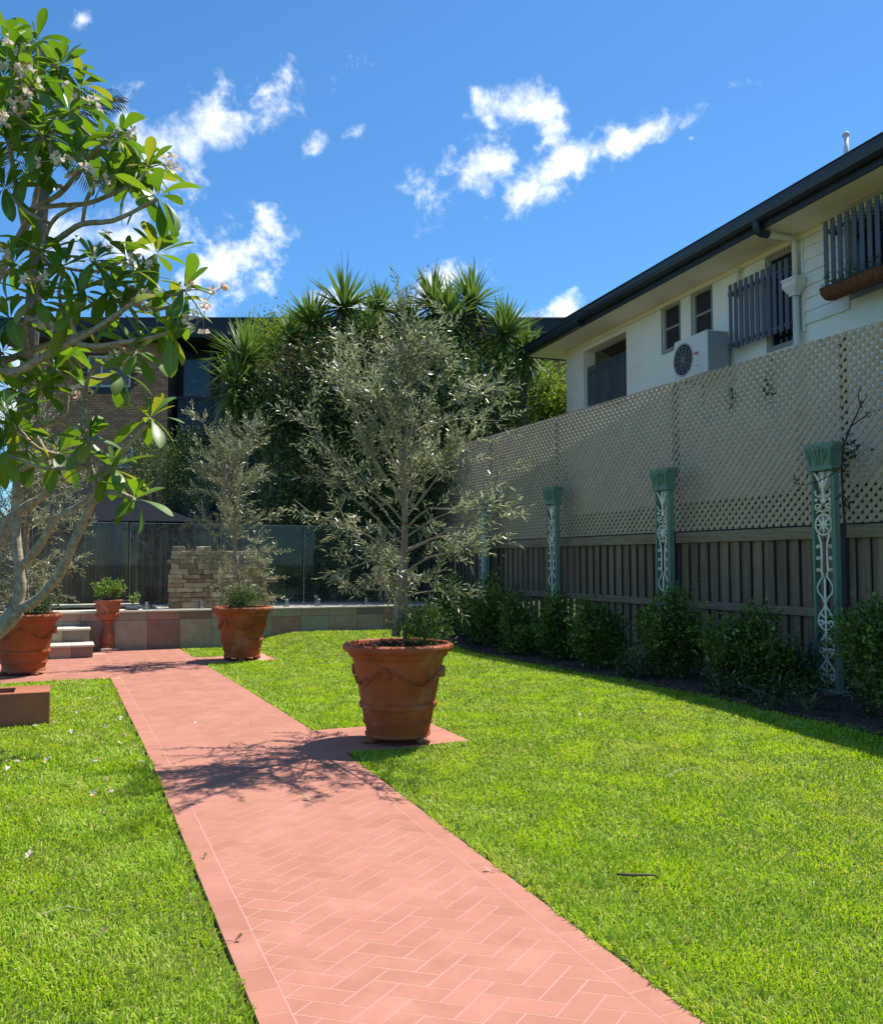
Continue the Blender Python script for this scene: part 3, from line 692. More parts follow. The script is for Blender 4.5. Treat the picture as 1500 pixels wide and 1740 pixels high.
# big recessed opening with railing
s0, s1, z0, z1 = OP[0]
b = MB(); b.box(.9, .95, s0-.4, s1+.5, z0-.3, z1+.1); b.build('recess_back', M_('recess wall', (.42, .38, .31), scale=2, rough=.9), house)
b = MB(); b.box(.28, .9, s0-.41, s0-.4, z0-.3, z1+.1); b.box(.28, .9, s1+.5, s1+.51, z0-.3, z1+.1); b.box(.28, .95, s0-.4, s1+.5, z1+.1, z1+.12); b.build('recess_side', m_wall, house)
b = MB(); b.add([(.5, s0+.02, 5.72), (.5, s1-.5, 5.72), (.3, s1-.2, 5.93), (.3, s0, 5.93)], [(0, 1, 2, 3)]); b.prism([(s0, 5.70), (s1-.35, 5.70), (s1-.25, 5.80), (s0, 5.93)], .50, .53, lambda p, q, h: (h, p, q)); b.build('blind', M_('olive blind', (.05, .045, .035), scale=3, rough=.8), house)
def railing(s0, s1, z0, z1, n, pitch, wd, label, ret=None):
    r_ = empty('balustrade'); r_.parent = house
    k = s0+wd/2
    while k < s1:
        q = MB(); q.bbox(n-.02, n, k-wd/2, k+wd/2, z0, z1, .003); q.build('slat', m_slat, r_); k += pitch
    q = MB(); q.bbox(n+.001, n+.04, s0, s1, z1-.16, z1-.11, .003); q.bbox(n+.001, n+.04, s0, s1, z0+.06, z0+.11, .003)
    if ret:
        for s in (s0+.02, s1-.06): q.bbox(n+.041, -.001, s, s+.04, z1-.16, z1-.11, .003); q.bbox(n+.041, -.001, s, s+.04, z0+.06, z0+.11, .003)
    q.build('rail', m_slat, r_); return r_
railing(4.83, 6.55, 4.60, 5.60, .10, .105, .055, '')
railing(.02, 1.42, 4.76, 5.79, -.16, .128, .075, '', True)
rr2 = railing(-2.62, -.80, 4.96, 5.98, -.26, .125, .072, '', True)
# downpipe with rain head
dp = empty('downpipe'); dp.parent = house
b = MB(); b.tube([(-.10, -.04, 2.5), (-.10, -.04, 5.23)], .047, 14); b.tube([(-.10, -.04, 5.46), (-.10, -.04, 5.93), (-.105, -.045, 5.98), (-.14, -.05, 6.02), (-.20, -.055, 6.035), (-.62, -.09, 6.035)], .042, 14); b.build('pipe', m_pvc, dp, smooth=True)
b = MB(); pts = [(.06, .07, 5.22), (.06, .07, 5.25), (.11, .14, 5.35), (.11, .14, 5.43), (.12, .15, 5.435), (.12, .15, 5.47)]
vs = []
for h, d, z in pts: vs += [(-.12-h*.9, -.04-d, z), (-.12+h*.8, -.04-d, z), (-.12+h*.8, -.04+d, z), (-.12-h*.9, -.04+d, z)]
b.add(vs, [(j*4+k, j*4+(k+1) % 4, (j+1)*4+(k+1) % 4, (j+1)*4+k) for j in range(len(pts)-1) for k in range(4)]+[(3, 2, 1, 0), tuple(range(len(vs)-4, len(vs)))]); b.build('rain_head', m_pvc, dp)
b = MB(); b.tube([(-.60, -.09, 6.035), (-.72, -.10, 6.035), (-.77, -.105, 6.055), (-.79, -.105, 6.11), (-.79, -.105, 6.25)], .056, 14); b.build('elbow', m_gut, dp, smooth=True)
b = MB(); b.tube([(-.06, 1.28, 5.7), (-.06, 1.28, 6.06)], .025, 8); b.bbox(-.1, -.002, 1.2, 1.36, 6.0, 6.028, .004); b.build('conduit', m_pvc, house)
b = MB(); b.tube([(.55, -.37, 6.85), (.55, -.37, 7.50)], .036, 12); b.tube([(.55, -.37, 7.50), (.55, -.37, 7.55)], .046, 12); b.build('vent_pipe', M_('white pvc', (.8, .8, .78), scale=3, rough=.4), house, smooth=True)
def hl(n, s, z): return Vector((HP.x+n*math.cos(TH)+s*math.sin(TH), HP.y-n*math.sin(TH)+s*math.cos(TH), z))

# air conditioner outdoor unit on wall brackets
ac = empty('air_conditioner', hl(0, 1.95, 4.38), -TH, label='white air conditioner outdoor unit mounted under the small windows', cat='air conditioner')
m_ac = M_('ivory metal', (.72, .70, .64), (.68, .66, .6), scale=3, rough=.45)
m_acg = M_('grey metal side', (.36, .36, .36), (.33, .33, .33), scale=3, rough=.5)
b = MB(); b.bbox(-.50, -.10, -.46, .46, .05, .72, .012); b.build('casing', m_ac, ac)
b = MB(); b.box(-.492, -.11, -.464, -.4605, .065, .70)
for i in range(9): b.box(-.46+i*.04, -.445+i*.04, -.467, -.4641, .12, .62)
b.build('side_panel', m_acg, ac)
b = MB(); b.tube([(-.503, .2+.265*math.cos(t), .375+.265*math.sin(t)) for t in np.linspace(0, 2*math.pi, 33)], .010, 6, cap=False)
for r in (.06, .11, .16, .21): b.tube([(-.508, .2+r*math.cos(t), .375+r*math.sin(t)) for t in np.linspace(0, 2*math.pi, 25)], .0035, 4, cap=False)
for t in np.linspace(0, 2*math.pi, 13)[:-1]: b.tube([(-.508, .2, .375), (-.508, .2+.26*math.cos(t), .375+.26*math.sin(t))], .0035, 4)
b.build('fan_grille', m_acg, ac)
b = MB(); n = 28; b.add([(-.5025, .2+.25*math.cos(2*math.pi*k/n), .375+.25*math.sin(2*math.pi*k/n)) for k in range(n)], [tuple(range(n))]); b.build('fan_opening', M_('fan dark', (.02, .022, .026), scale=4, rough=.6), ac)
b = MB()
for i, (a, c, d, e) in enumerate([(-.20, -.155, .38, .395), (-.145, -.10, .38, .395), (-.20, -.18, .40, .425), (-.17, -.125, .402, .42), (-.115, -.09, .40, .425)]): b.box(-.5035, -.5005, a-.02, c-.02, d, e)
b.build('red_logo', M_('red print', (.55, .06, .06), scale=3, rough=.5), ac)
b = MB(); b.box(-.5035, -.5005, -.22, -.10, .20, .212); b.build('grey_lettering', m_acg, ac)
for s in (-.36, .36):
    b = MB(); b.box(-.46, -.002, s-.02, s+.02, .01, .048); b.box(-.03, -.002, s-.02, s+.02, -.3, .009); b.build('bracket', m_acg, ac)

# wicker basket planter hung on the right balustrade
bk = empty('hanging_basket', hl(-.40, -1.45, 4.86), -TH, label='brown wicker trough with trailing plant hung on the right balcony slats', cat='planter basket')
m_wick = M_('coir', (.20, .085, .035), (.11, .045, .02), scale=18, rough=.95, bump=.8, bscale=60)
b = MB(); sec = []
for j, (h, z) in enumerate([(.03, -.02), (.08, .0), (.115, .06), (.125, .14)]):
    for k in range(24):
        an = 2*math.pi*k/24; cx = .42*(1 if math.cos(an) > 0 else -1); sec.append((h*math.sin(an), cx*(.90+.1*j/3)+h*math.cos(an), z))
b.add(sec, [(j*24+k, j*24+(k+1) % 24, (j+1)*24+(k+1) % 24, (j+1)*24+k) for j in range(3) for k in range(24)]+[tuple(range(24))[::-1]])
b.build('liner', m_wick, bk, smooth=True)
b = MB(); b.tube([Vector(sec[72+k % 24]) for k in range(25)], .008, 5, cap=False)
for k in range(0, 24, 3): b.tube([sec[72+k], sec[48+k], sec[24+k], sec[k]], .005, 4)
b.build('wire_frame', m_dkpost, bk)
rg = np.random.default_rng(4); n = 260
P = np.stack([rg.uniform(-.1, .1, n), rg.uniform(-.4, .45, n), rg.uniform(.10, .34, n)], 1); P[:, 2] *= .6+.5*np.sin(P[:, 1]*8+1)**2
m_lfg = leafmat('balcony leaf', (.03, .075, .015), (.07, .15, .03), trans=.3)
link('plant', leaf_mesh('plant', P, rg.normal(size=(n, 3))+[0, 0, .5], rg.uniform(.04, .09, n), .02, m_lfg, rg), bk, kind='stuff')
# ================================================================== raised pool terrace
WY = 15.5; DZ = .645
trav = [(.40, .235, .17), (.27, .18, .14), (.45, .31, .225), (.36, .33, .25), (.30, .29, .235), (.43, .36, .25), (.24, .185, .145)]
m_trav = M_('travertine', (1, 1, 1), (.72, .70, .68), scale=6, rough=.75, bump=.2, bscale=50, palette=trav, lo=.3, hi=.7, detail=9)
m_cop = M_('pale coping', (.60, .54, .43), (.50, .45, .35), scale=3, rough=.7, rnd=.05)
m_core = M_('wall core', (.20, .17, .14), (.15, .13, .11), scale=4, rough=.9)
terr = empty('pool_terrace', (0, WY, 0), 0, label='raised pool terrace clad in mottled travertine tiles at the end of the garden', cat='terrace')
b = MB(); b.box(-6, 7.2, .012, .42, -.1, DZ-.033); b.box(-6, 7.2, .42, 1.0, -.1, DZ-.033); b.box(1.60, 7.2, 1.0, 3.2, -.1, DZ-.033); b.box(-6, 1.6, 1.62, 3.2, -.1, DZ-.033); b.box(-6, 1.6, 1.0, 1.62, -.1, .2); b.build('core', m_core, terr)
rt = random.Random(9); x = -5.9
while x < 7.0:
    wd = .52
    q = MB(); q.bbox(x+.002, x+wd-.002, -.004, .011, -.05, .485, .003); q.build('tile', m_trav, terr)
    q = MB(); q.bbox(x+.002, x+wd-.002, -.003, .0115, .489, DZ-.036, .003); q.build('tile', m_trav, terr)
    q = MB(); q.bbox(x+.0015, x+wd-.0015, -.03, .40, DZ-.032, DZ, .005); q.build('coping', m_cop, terr)
    x += wd
x = -5.9
while x < 7.0:
    if x < 1.3: q = MB(); q.bbox(x+.0015, x+.5185, .403, .60, DZ-.032, DZ-.002, .004); q.build('coping', m_cop, terr)
    if x < 1.3: q = MB(); q.bbox(x+.0015, x+.5185, 1.60, 1.90, DZ-.01, DZ+.045, .005); q.build('coping', m_cop, terr)
    x += .52
m_deck = M_('deck paving', (.50, .46, .40), (.42, .38, .33), scale=3, rough=.8)
b = MB(); b.box(1.62, 7.2, .403, 3.2, DZ-.032, DZ-.006); b.box(-6, 1.60, 1.905, 3.2, DZ-.032, DZ-.002); b.build('deck_paving', m_deck, terr)
m, t, o = newmat('pool water'); pb = N(t, 'ShaderNodeBsdfPrincipled'); pb.inputs['Base Color'].default_value = (.02, .05, .06, 1); pb.inputs['Roughness'].default_value = .05
LK(t, pb.outputs[0], o.inputs[0]); m_water = m
b = MB(); b.box(-5.98, 1.595, 1.003, 1.597, .3, .55); b.build('pool_water', m_water, kind='structure').location = (0, WY, 0)
# steps
st = empty('stone_steps', (0, 14.42, 0), 0, label='two travertine steps rising to the pool terrace beside the urn', cat='steps')
for (y0, y1, z0, z1, ed) in ((0, .55, .0, .205, .50), (.55, 1.065, .0, .415, .46)):
    q = MB(); q.box(-1.6, ed-.012, y0+.012, y1, z0-.05, z1-.03); q.build('core', m_core, st)
    xs_ = [ed-.30*k-(.08 if y0 else 0) for k in range(0, 7)]; xs_[0] = ed
    for a, c in zip(xs_[1:], xs_): q = MB(); q.bbox(a+.002, c-.002, y0-.003, y0+.011, max(0, z0), z1-.034, .002); q.build('tile', m_trav, st)
    q = MB(); q.bbox(ed-.011, ed+.003, y0+.013, y1-.002, z0, z1-.034, .002); q.build('tile', m_trav, st)
    for a, c in zip(xs_[1:], xs_): q = MB(); q.bbox(a+.0015, c+(.02 if c == ed else -.0015), y0-.025, y1-.002, z1-.031, z1, .004); q.build('tread', m_cop, st)

# stack of cut stones
stp = [(.54, .42, .26), (.46, .33, .20), (.36, .27, .18), (.58, .47, .31), (.27, .20, .14), (.42, .28, .20), (.52, .45, .33)]
m_stone = M_('sandstone block', (1, 1, 1), (.6, .56, .5), scale=9, rough=.9, bump=.5, bscale=40, palette=stp, rnd=.12)
stk = empty('stone_stack', (0, 16.12, DZ), 0, label='dry stack of small cut sandstone blocks behind the glass fence', cat='stone stack')
rs = random.Random(17); z = 0.0
smesh = {}
def stone(L, h, d):
    key = (round(L, 2), round(h, 3), round(d, 2))
    if key not in smesh:
        q = MB(); q.bbox(-L/2, L/2, -d/2, d/2, 0, h, .009)
        q.v = [(a+rs.uniform(-.005, .005), c+rs.uniform(-.006, .006), e+rs.uniform(-.003, .003)) for a, c, e in q.v]
        smesh[key] = q.mesh('stone', m_stone)
    return smesh[key]
while z < .93:
    h = rs.choice((.075, .085, .095, .11)); x = 1.76+rs.uniform(-.03, .03)+z*.04
    xe = 3.5-z*.25
    while x < xe:
        L = rs.choice((.12, .16, .2, .24, .3)); d = rs.choice((.24, .3))
        link('stone', stone(L-.008, h-.006, d), stk, M=Matrix.Translation((x+L/2, d/2-.15+rs.uniform(-.025, .025), z)) @ Matrix.Rotation(rs.uniform(-.05, .05), 4, 'Z'))
        x += L
    z += h
for x, L in ((1.93, .17), (2.33, .14), (2.40, .12)): link('stone', stone(L, .075, .2), stk, M=Matrix.Translation((x, .0, z)) @ Matrix.Rotation(.2, 4, 'Z'))

# ------------------------------------------------------------------ frameless glass fence
m, t, o = newmat('clear glass'); tp_ = N(t, 'ShaderNodeBsdfTransparent'); tp_.inputs[0].default_value = (.86, .90, .89, 1); gl = N(t, 'ShaderNodeBsdfGlossy'); gl.inputs['Roughness'].default_value = .02; fr = N(t, 'ShaderNodeFresnel'); fr.inputs[0].default_value = 1.5
df = N(t, 'ShaderNodeBsdfDiffuse'); df.inputs[0].default_value = (.55, .6, .6, 1)                       # water spots and dust film
nz = N(t, 'ShaderNodeTexNoise'); nz.inputs['Scale'].default_value = 5; nz.inputs['Detail'].default_value = 8
gg = N(t, 'ShaderNodeNewGeometry'); LK(t, gg.outputs['Position'], nz.inputs['Vector'])
mrr = N(t, 'ShaderNodeMapRange'); mrr.inputs['From Min'].default_value = .5; mrr.inputs['From Max'].default_value = .75; mrr.inputs['To Min'].default_value = .02; mrr.inputs['To Max'].default_value = .10; LK(t, nz.outputs['Fac'], mrr.inputs['Value'])
ms = N(t, 'ShaderNodeMixShader'); LK(t, fr.outputs[0], ms.inputs[0]); LK(t, tp_.outputs[0], ms.inputs[1]); LK(t, gl.outputs[0], ms.inputs[2])
ms2 = N(t, 'ShaderNodeMixShader'); LK(t, mrr.outputs[0], ms2.inputs[0]); LK(t, ms.outputs[0], ms2.inputs[1]); LK(t, df.outputs[0], ms2.inputs[2]); LK(t, ms2.outputs[0], o.inputs[0]); m_glass = m
m_edge = M_('polished glass edge', (.50, .60, .58), (.45, .56, .54), scale=3, rough=.3)
m_steel = M_('steel spigot', (.45, .46, .47), scale=5, rough=.3, metal=.9)
gf = empty('glass_fence', (0, WY+.28, DZ), 0, label='frameless clear glass pool fence along the terrace edge', cat='fence')
x = -4.9
while x < 6.8:
    q = MB(); q.add([(x, 0, .05), (x+1.47, 0, .05), (x+1.47, 0, 1.462), (x, 0, 1.462)], [(0, 1, 2, 3)]); p = q.build('glass_pane', m_glass, gf)
    q = MB(); q.box(x, x+1.47, -.006, .006, 1.4625, 1.468); q.build('pane_edge', m_edge, p)
    q = MB(); q.box(x-.004, x-.0005, -.006, .006, .05, 1.462); q.build('pane_edge', m_edge, p)
    for s in (.28, 1.19): q = MB(); q.bbox(x+s-.025, x+s+.025, -.03, .03, 0, .13, .005); q.bbox(x+s-.05, x+s+.05, -.05, .05, -.001, .012, .003); q.build('spigot', m_steel, gf)
    x += 1.50

# ------------------------------------------------------------------ brush screen behind the pool
m_reed = M_('brushwood reed', (.13, .105, .072), (.065, .052, .036), scale=8, rough=.95, rnd=.55, stretch=(1, 1, .2))
bs = empty('brush_screen', (0, 17.7, DZ), 0, label='dark brushwood screen fence behind the pool', cat='screen')
rg = np.random.default_rng(31); b = MB(); x = -5.0
while x < 4.0:
    wv = rg.uniform(.008, .022); y0 = rg.uniform(-.02, .02); b.box(x, x+wv*.9, y0, y0+.02, 0, 1.52+rg.uniform(-.05, .05)); x += wv
b.build('reeds', m_reed, bs, kind='stuff')
for x in (-3.1, -1.1, .97, 3.0): q = MB(); q.bbox(x-.05, x+.05, -.13, -.04, 0, 1.62, .005); q.build('post', M_('navy post', (.012, .018, .035), scale=4, rough=.4), bs)
q = MB(); q.box(-5, 4, -.035, -.021, 1.42, 1.45); q.box(-5, 4, -.035, -.021, .12, .15); q.build('wire_rail', m_dkpost, bs)
# green shade-cloth panels to the right of it
m_mesh = M_('green shade cloth', (.012, .035, .028), (.018, .05, .04), scale=50, rough=.9, bump=.6, bscale=200)
sh = empty('shade_cloth_fence', (0, 17.6, DZ), 0, label='dark green shade cloth stretched on posts right of the stone stack', cat='screen')
for i, x in enumerate((3.95, 4.85, 5.75, 6.65)):
    q = MB(); q.bbox(x-.025, x+.025, -.03, .03, 0, 1.5, .004); q.build('post', M_('green steel', (.01, .022, .018), scale=4, rough=.4), sh)
for i, x in enumerate((3.95, 4.85, 5.75)):
    q = MB(); n = 7
    V_ = [(x+.03+.84*i_/n, .02*math.sin(i_*1.3+j*2), (.72-.12*i_/n if i == 0 else .60+.18*(i_/n))+(1.48-.65)*j/5*.98) for j in range(6) for i_ in range(n+1)]
    q.add(V_, [(j*(n+1)+k, j*(n+1)+k+1, (j+1)*(n+1)+k+1, (j+1)*(n+1)+k) for j in range(5) for k in range(n)]); q.build('cloth', m_mesh, sh, smooth=True)

# dark low roof of a cabana beyond the brush screen
cb = empty('cabana', (0, 0, 0), 0, label='dark low hip roof of a poolside cabana behind the screen', cat='shed')
e0 = at(40, 884, 19.5); e1 = at(335, 886, 19.5); r0 = at(105, 814, 21.2); r1 = at(185, 826, 21.2); bb = Vector((.9, 3.4, 0))
q = MB(); q.add([e0, e1, e1+bb, e0+bb, r0, r1], [(0, 1, 5, 4), (1, 2, 5), (2, 3, 4, 5), (3, 0, 4)]); dn = Vector((0, 0, -.08))
q.add([e0, e1, e1+dn, e0+dn, e1+bb, e1+bb+dn, e0+bb, e0+bb+dn], [(0, 3, 2, 1), (1, 2, 5, 4), (4, 5, 7, 6), (6, 7, 3, 0)])
q.build('roof', M_('charcoal tarp', (.008, .010, .014), (.012, .015, .02), scale=2, spec=.1, rough=.9, bump=.3, bscale=8), cb)
q = MB()
for c in (e0, e1, e1+bb, e0+bb): d = (e0+e1+bb)/2-c; d.z = 0; c2 = c+d*.06; q.box(c2.x-.05, c2.x+.05, c2.y-.05, c2.y+.05, 0, c2.z-.05)
q.build('posts', m_dkpost, cb)

# ================================================================== brick flats behind
DEP = 31.0
fh = Vector((math.sin(YAW), math.cos(YAW), 0)); 
bl = empty('brick_flats', fh*DEP, -YAW, label='brown brick flats with deep navy roof fascia behind the trees', cat='building')
def bx_(x): return (x-750)/FPX*DEP
def bz_(y): return HEYE+(955-y)/FPX*DEP
m_brick = M_('brown brick', (.44, .235, .14), (.36, .18, .105), scale=6, rough=.85, rnd=.22, bump=.3, bscale=40)
m_mort = M_('mortar', (.11, .065, .05), (.09, .052, .04), scale=6, rough=.95)
m_navy = M_('navy fascia', (.012, .018, .032), (.016, .022, .038), scale=1, rough=.5)
m_bay = M_('navy panel', (.018, .032, .06), (.024, .04, .07), scale=1, rough=.35)
m_bayg = M_('bay glass', (.01, .02, .035), (.02, .035, .06), scale=.8, rough=.08, spec=.6)
m_wfr = M_('white frame', (.7, .7, .7), scale=4, rough=.5)
ZF0, ZF1 = bz_(578), bz_(544)
XL, XM, XR, XE = bx_(38), bx_(281), bx_(862), bx_(1010)
WIN = [(bx_(141), bx_(216), bz_(655), bz_(600)), (bx_(196), bx_(222), bz_(795), bz_(757))]
def wall_rects(x0, x1, z0, z1, holes):
    xs_ = sorted({x0, x1, *[h[0] for h in holes], *[h[1] for h in holes]}); zs_ = sorted({z0, z1, *[h[2] for h in holes], *[h[3] for h in holes]})
    return [(a, c, d, e) for a, c in zip(xs_, xs_[1:]) for d, e in zip(zs_, zs_[1:]) if not any(h[0] <= a and c <= h[1] and h[2] <= d and e <= h[3] for h in holes)]
b = MB(); b.box(XM-.25, XM-.002, .302, 1.3, -.2, ZF0); b.box(XL, XL+.3, .302, 8, -.2, ZF0)
for a, c, d, e in wall_rects(XL, XM, -.2, ZF0, WIN): b.box(a, c, .014, .3, d, e)
b.build('wall', m_mort, bl)
b = MB(); b.box(XR, XE, .014, .3, -.2, ZF0); b.box(XE-.3, XE, .302, 8, -.2, ZF0); b.build('wall', m_mort, bl)
bricks = []
BL, BH = .245, .092
def lay(x0, x1, z0, z1, holes):
    z = z0; r = 0
    while z+BH <= z1+.001:
        x = x0-(BL/2 if r % 2 else 0)
        while x < x1-.01:
            a, c = max(x, x0), min(x+BL, x1)
            if c-a > .05 and not any(a < h[1] and c > h[0] and z < h[3] and z+BH > h[2] for h in holes): bricks.append((a, c, z, z+BH))
            x += BL
        z += BH; r += 1
lay(XL, XM, 1.6, ZF0, WIN); lay(XR, XE, 5.0, ZF0, [])
rk = random.Random(2)
def brick_into(q, R, ox=0, oz=0): q.box(R[0]+.006-ox, R[1]-.006-ox, 0+rk.uniform(-.004, .003), .0145, R[2]+.006-oz, R[3]-.006-oz)
full = [R for R in bricks if R[1]-R[0] > BL-.01]
vis_b = sorted([R for R in full if R[0] < XM], key=lambda R: abs(R[2]-bz_(700))+.35*abs(R[0]-bx_(235)))[:300]; vset = set(vis_b)
q = MB(); brick_into(q, (0, BL, 0, BH)); bme = q.mesh('brick', m_brick)
for R in vis_b: link('brick', bme, bl, M=Matrix.Translation((R[0], rk.uniform(-.004, .003), R[2])))
q = MB()
for R in bricks:
    if R not in vset: brick_into(q, R)
q.build('far_bricks', m_brick, bl, kind='stuff')
b = MB(); b.bbox(XL-.9, XE+.4, -.75, 9, ZF0, ZF1, .01); b.build('fascia', m_navy, bl)
b = MB(); b.box(XL-.88, XE+.38, -.73, 8.9, ZF1, ZF1+.02); b.build('roof_edge', M_('roof cap', (.35, .38, .42), scale=1, rough=.4), bl)
for (x0, x1, z0, z1) in WIN:
    wd = empty('window'); wd.parent = bl; q = MB(); t = .07
    q.box(x0, x0+t, .06, .12, z0, z1); q.box(x1-t, x1, .06, .12, z0, z1); q.box(x0+t, x1-t, .06, .12, z1-t, z1); q.box(x0+t, x1-t, .06, .12, z0, z0+t)
    if x1-x0 > 1: q.box((x0+x1)/2-.3, (x0+x1)/2-.24, .065, .115, z0+t, z1-t)
    q.build('frame', m_wfr, wd); q = MB(); q.box(x0+.02, x1-.02, .085, .09, z0+.02, z1-.02); q.build('pane', m_bayg, wd)
    if x1-x0 > 1: q = MB(); q.box(x0, x1, -.012, .012, z0-.24, z0-.002); q.build('sill', m_navy, wd)
b = MB(); b.box(XM+.002, XR-.002, 1.2, 1.3, -.2, ZF0); b.build('bay_back', m_bay, bl)
zz = [bz_(580), bz_(672), bz_(735), bz_(840)]
x = XM+.25; k = 0
while x < XR-.5:
    for (z0, z1, mt, nm) in ((zz[1]+.1, zz[0]-.12, m_bayg, 'glazing'), (zz[2], zz[1]-.06, m_bay, 'balcony_panel')):
        q = MB(); yy = .95 if nm == 'glazing' else .35; q.box(x, x+1.15, yy, yy+.05, z0, z1); pp = q.build(nm, mt, bl)
        if nm == 'balcony_panel' and k < 4:
            q = MB()
            for i in range(10): q.box(x+.03+i*.115, x+.06+i*.115, yy-.03, yy-.001, z0+.02, z1-.02)
            q.build('ribs', m_navy, pp)
    q = MB(); q.box(x+1.16, x+1.24, .3, 1.0, -.2, ZF0-.002); q.build('mullion', m_navy, bl); x += 1.25; k += 1
b = MB(); b.box(XM+.003, XR-.003, .30, 1.19, zz[1]-.05, zz[1]+.08); b.box(XM+.003, XR-.003, .30, 1.19, zz[2]-.25, zz[2]-.1); b.build('slab', m_navy, bl)
# ================================================================== planting helpers
m_bark = M_('grey bark', (.20, .17, .13), (.11, .09, .07), scale=30, rough=.95, bump=.6, bscale=60)
def foliage(name, ells, ncl, per, L, W, mat, rng, parent=None, spread=.16, low=.45, upb=.25, droop=0., fold=.25, flat=.6):
    """leaf clumps through the outer volume of several ellipsoids: [(centre, (rx,ry,rz))]"""
    wts = np.array([(e[1][0]*e[1][1]*e[1][2])**(2/3) for e in ells]); wts = wts/wts.sum(); Ps = []; Ds = []
    for e, wt in zip(ells, wts):
        n = max(1, int(ncl*wt)); d = unit(rng.normal(size=(n, 3))); f = low+(1-low)*rng.uniform(0, 1, n)**.6
        bump = 1+.16*np.sin(d[:, 0]*7+e[0][0])*np.cos(d[:, 2]*6+e[0][1]*3)+.12*rng.normal(size=n)
        c = np.array(e[0])+d*np.array(e[1])*(f*bump)[:, None]
        cc = np.repeat(c, per, 0); dd = np.repeat(d, per, 0); m = len(cc)
        Ps.append(cc+rng.normal(size=(m, 3))*spread*np.repeat(rng.uniform(.5, 1.2, n), per)[:, None]); Ds.append(dd*.7+rng.normal(size=(m, 3))*.8+[0, 0, upb-droop])
    P = np.concatenate(Ps); D = np.concatenate(Ds); n = len(P)
    return link(name, leaf_mesh(name, P, D, L*rng.uniform(.6, 1.25, n), W*rng.uniform(.7, 1.2, n), mat, rng, fold=fold, up=flat), parent, kind='stuff')
def stems(name, base, tips, r, mat, rng, parent):
    b = MB()
    for t in tips:
        p0 = Vector(base)+Vector((rng.normal()*.04, rng.normal()*.04, 0)); t = Vector(t); m = (p0+t)/2+Vector(rng.normal(size=3))*.08*(t-p0).length
        b.tube([p0, m, t], [r, r*.7, r*.3], 5)
    return b.build(name, mat, parent)

# ------------------------------------------------------------------ shrubs along the fence
m_shrub = leafmat('murraya leaf', (.038, .09, .014), (.12, .215, .032), (.32, .40, .06), trans=.28, rough=.35, spec=.5, pmix=.55, pscale=4)
def atX(x, y, X): d = ray(x, y); return Vector(cC+(X/d[0])*d)
SHR = [(1512, 6.85, .52, 1.18, 'shrub at the right picture edge in front of the near column'), (1284, 6.90, .42, 1.12, 'rounded dark shrub between the two nearest iron columns'), (1148, 6.85, .40, 1.22, 'tall shrub growing in front of the second iron column'),
       (1012, 6.75, .38, 1.12, 'broad shrub with lighter tips left of the second iron column'), (945, 6.80, .30, 1.12, 'slim upright shrub in front of the third iron column'), (885, 6.8, .36, 1.05, 'dark shrub between the third and farthest columns'),
       (828, 6.8, .45, 1.25, 'bushy shrub beneath the farthest column beside the big olive'), (775, 6.8, .50, 1.15, 'last shrub of the row, half behind the big olive branches')]
for i, (px, X, r, h, lab) in enumerate(SHR):
    rg = np.random.default_rng(100+i); p = atX(px, 1180, X); y = p.y; z = float(G(X, y))
    r *= (.74, .78, .74, .84, .8, .76, .9, .9)[i]; h *= (.90, .82, .90, .80, .86, .82, .9, .9)[i]; X -= (.22, .32, .18, .34, .28, .3, .3, .3)[i]; y = atX(px, 1180, X).y; z = float(G(X, y)); root = empty('shrub', (X, y, z), 0, label=lab, cat='shrub', group='shrubs along the fence')
    tips = [(rg.normal()*r*.5, rg.normal()*r*.5, h*rg.uniform(.5, .95)) for _ in range(9)]
    stems('stem', (0, 0, -.02), tips, .012, m_bark, rg, root)
    ells = [((rg.normal()*r*.5, rg.normal()*r*.5, h*rg.uniform(.3, .7)), (r*rg.uniform(.35, .6),)*2+(h*rg.uniform(.16, .28),)) for _ in range(6)]+[((0, 0, h*.42), (r*.85, r*.85, h*.42)), ((rg.normal()*.1, rg.normal()*.1, h*.72), (r*.6, r*.6, h*.28)), ((rg.normal()*.15, rg.normal()*.15, h*.24), (r*1.0, r*1.0, h*.24))]
    foliage('foliage', ells, 560, 11, .060, .030, m_shrub, rg, root, spread=.055, low=.35, upb=.5)
m_gc = leafmat('low leaf', (.03, .06, .015), (.08, .13, .03), (.30, .33, .2), trans=.3)
for i, (px, py, r, lab) in enumerate([(1340, 1205, .33, 'low groundcover clump with tiny pale flowers near the column foot'), (1075, 1160, .22, 'small pale green seedling clump at the lawn edge'), (1235, 1200, .22, 'low ground plant between the shrubs at the bed front')]):
    rg = np.random.default_rng(140+i); p = atX(px, py, 6.22); p.z = float(G(6.22, p.y))
    root = empty('groundcover_plant', p, 0, label=lab, cat='plant', group='low plants in the bed')
    stems('stem', (0, 0, 0), [(rg.normal()*r*.6, rg.normal()*r*.6, .18) for _ in range(10)], .006, m_bark, rg, root)
    foliage('foliage', [((0, 0, .12), (r, r*1.3, .14))], 90, 9, .045, .02, m_gc, rg, root, spread=.04)
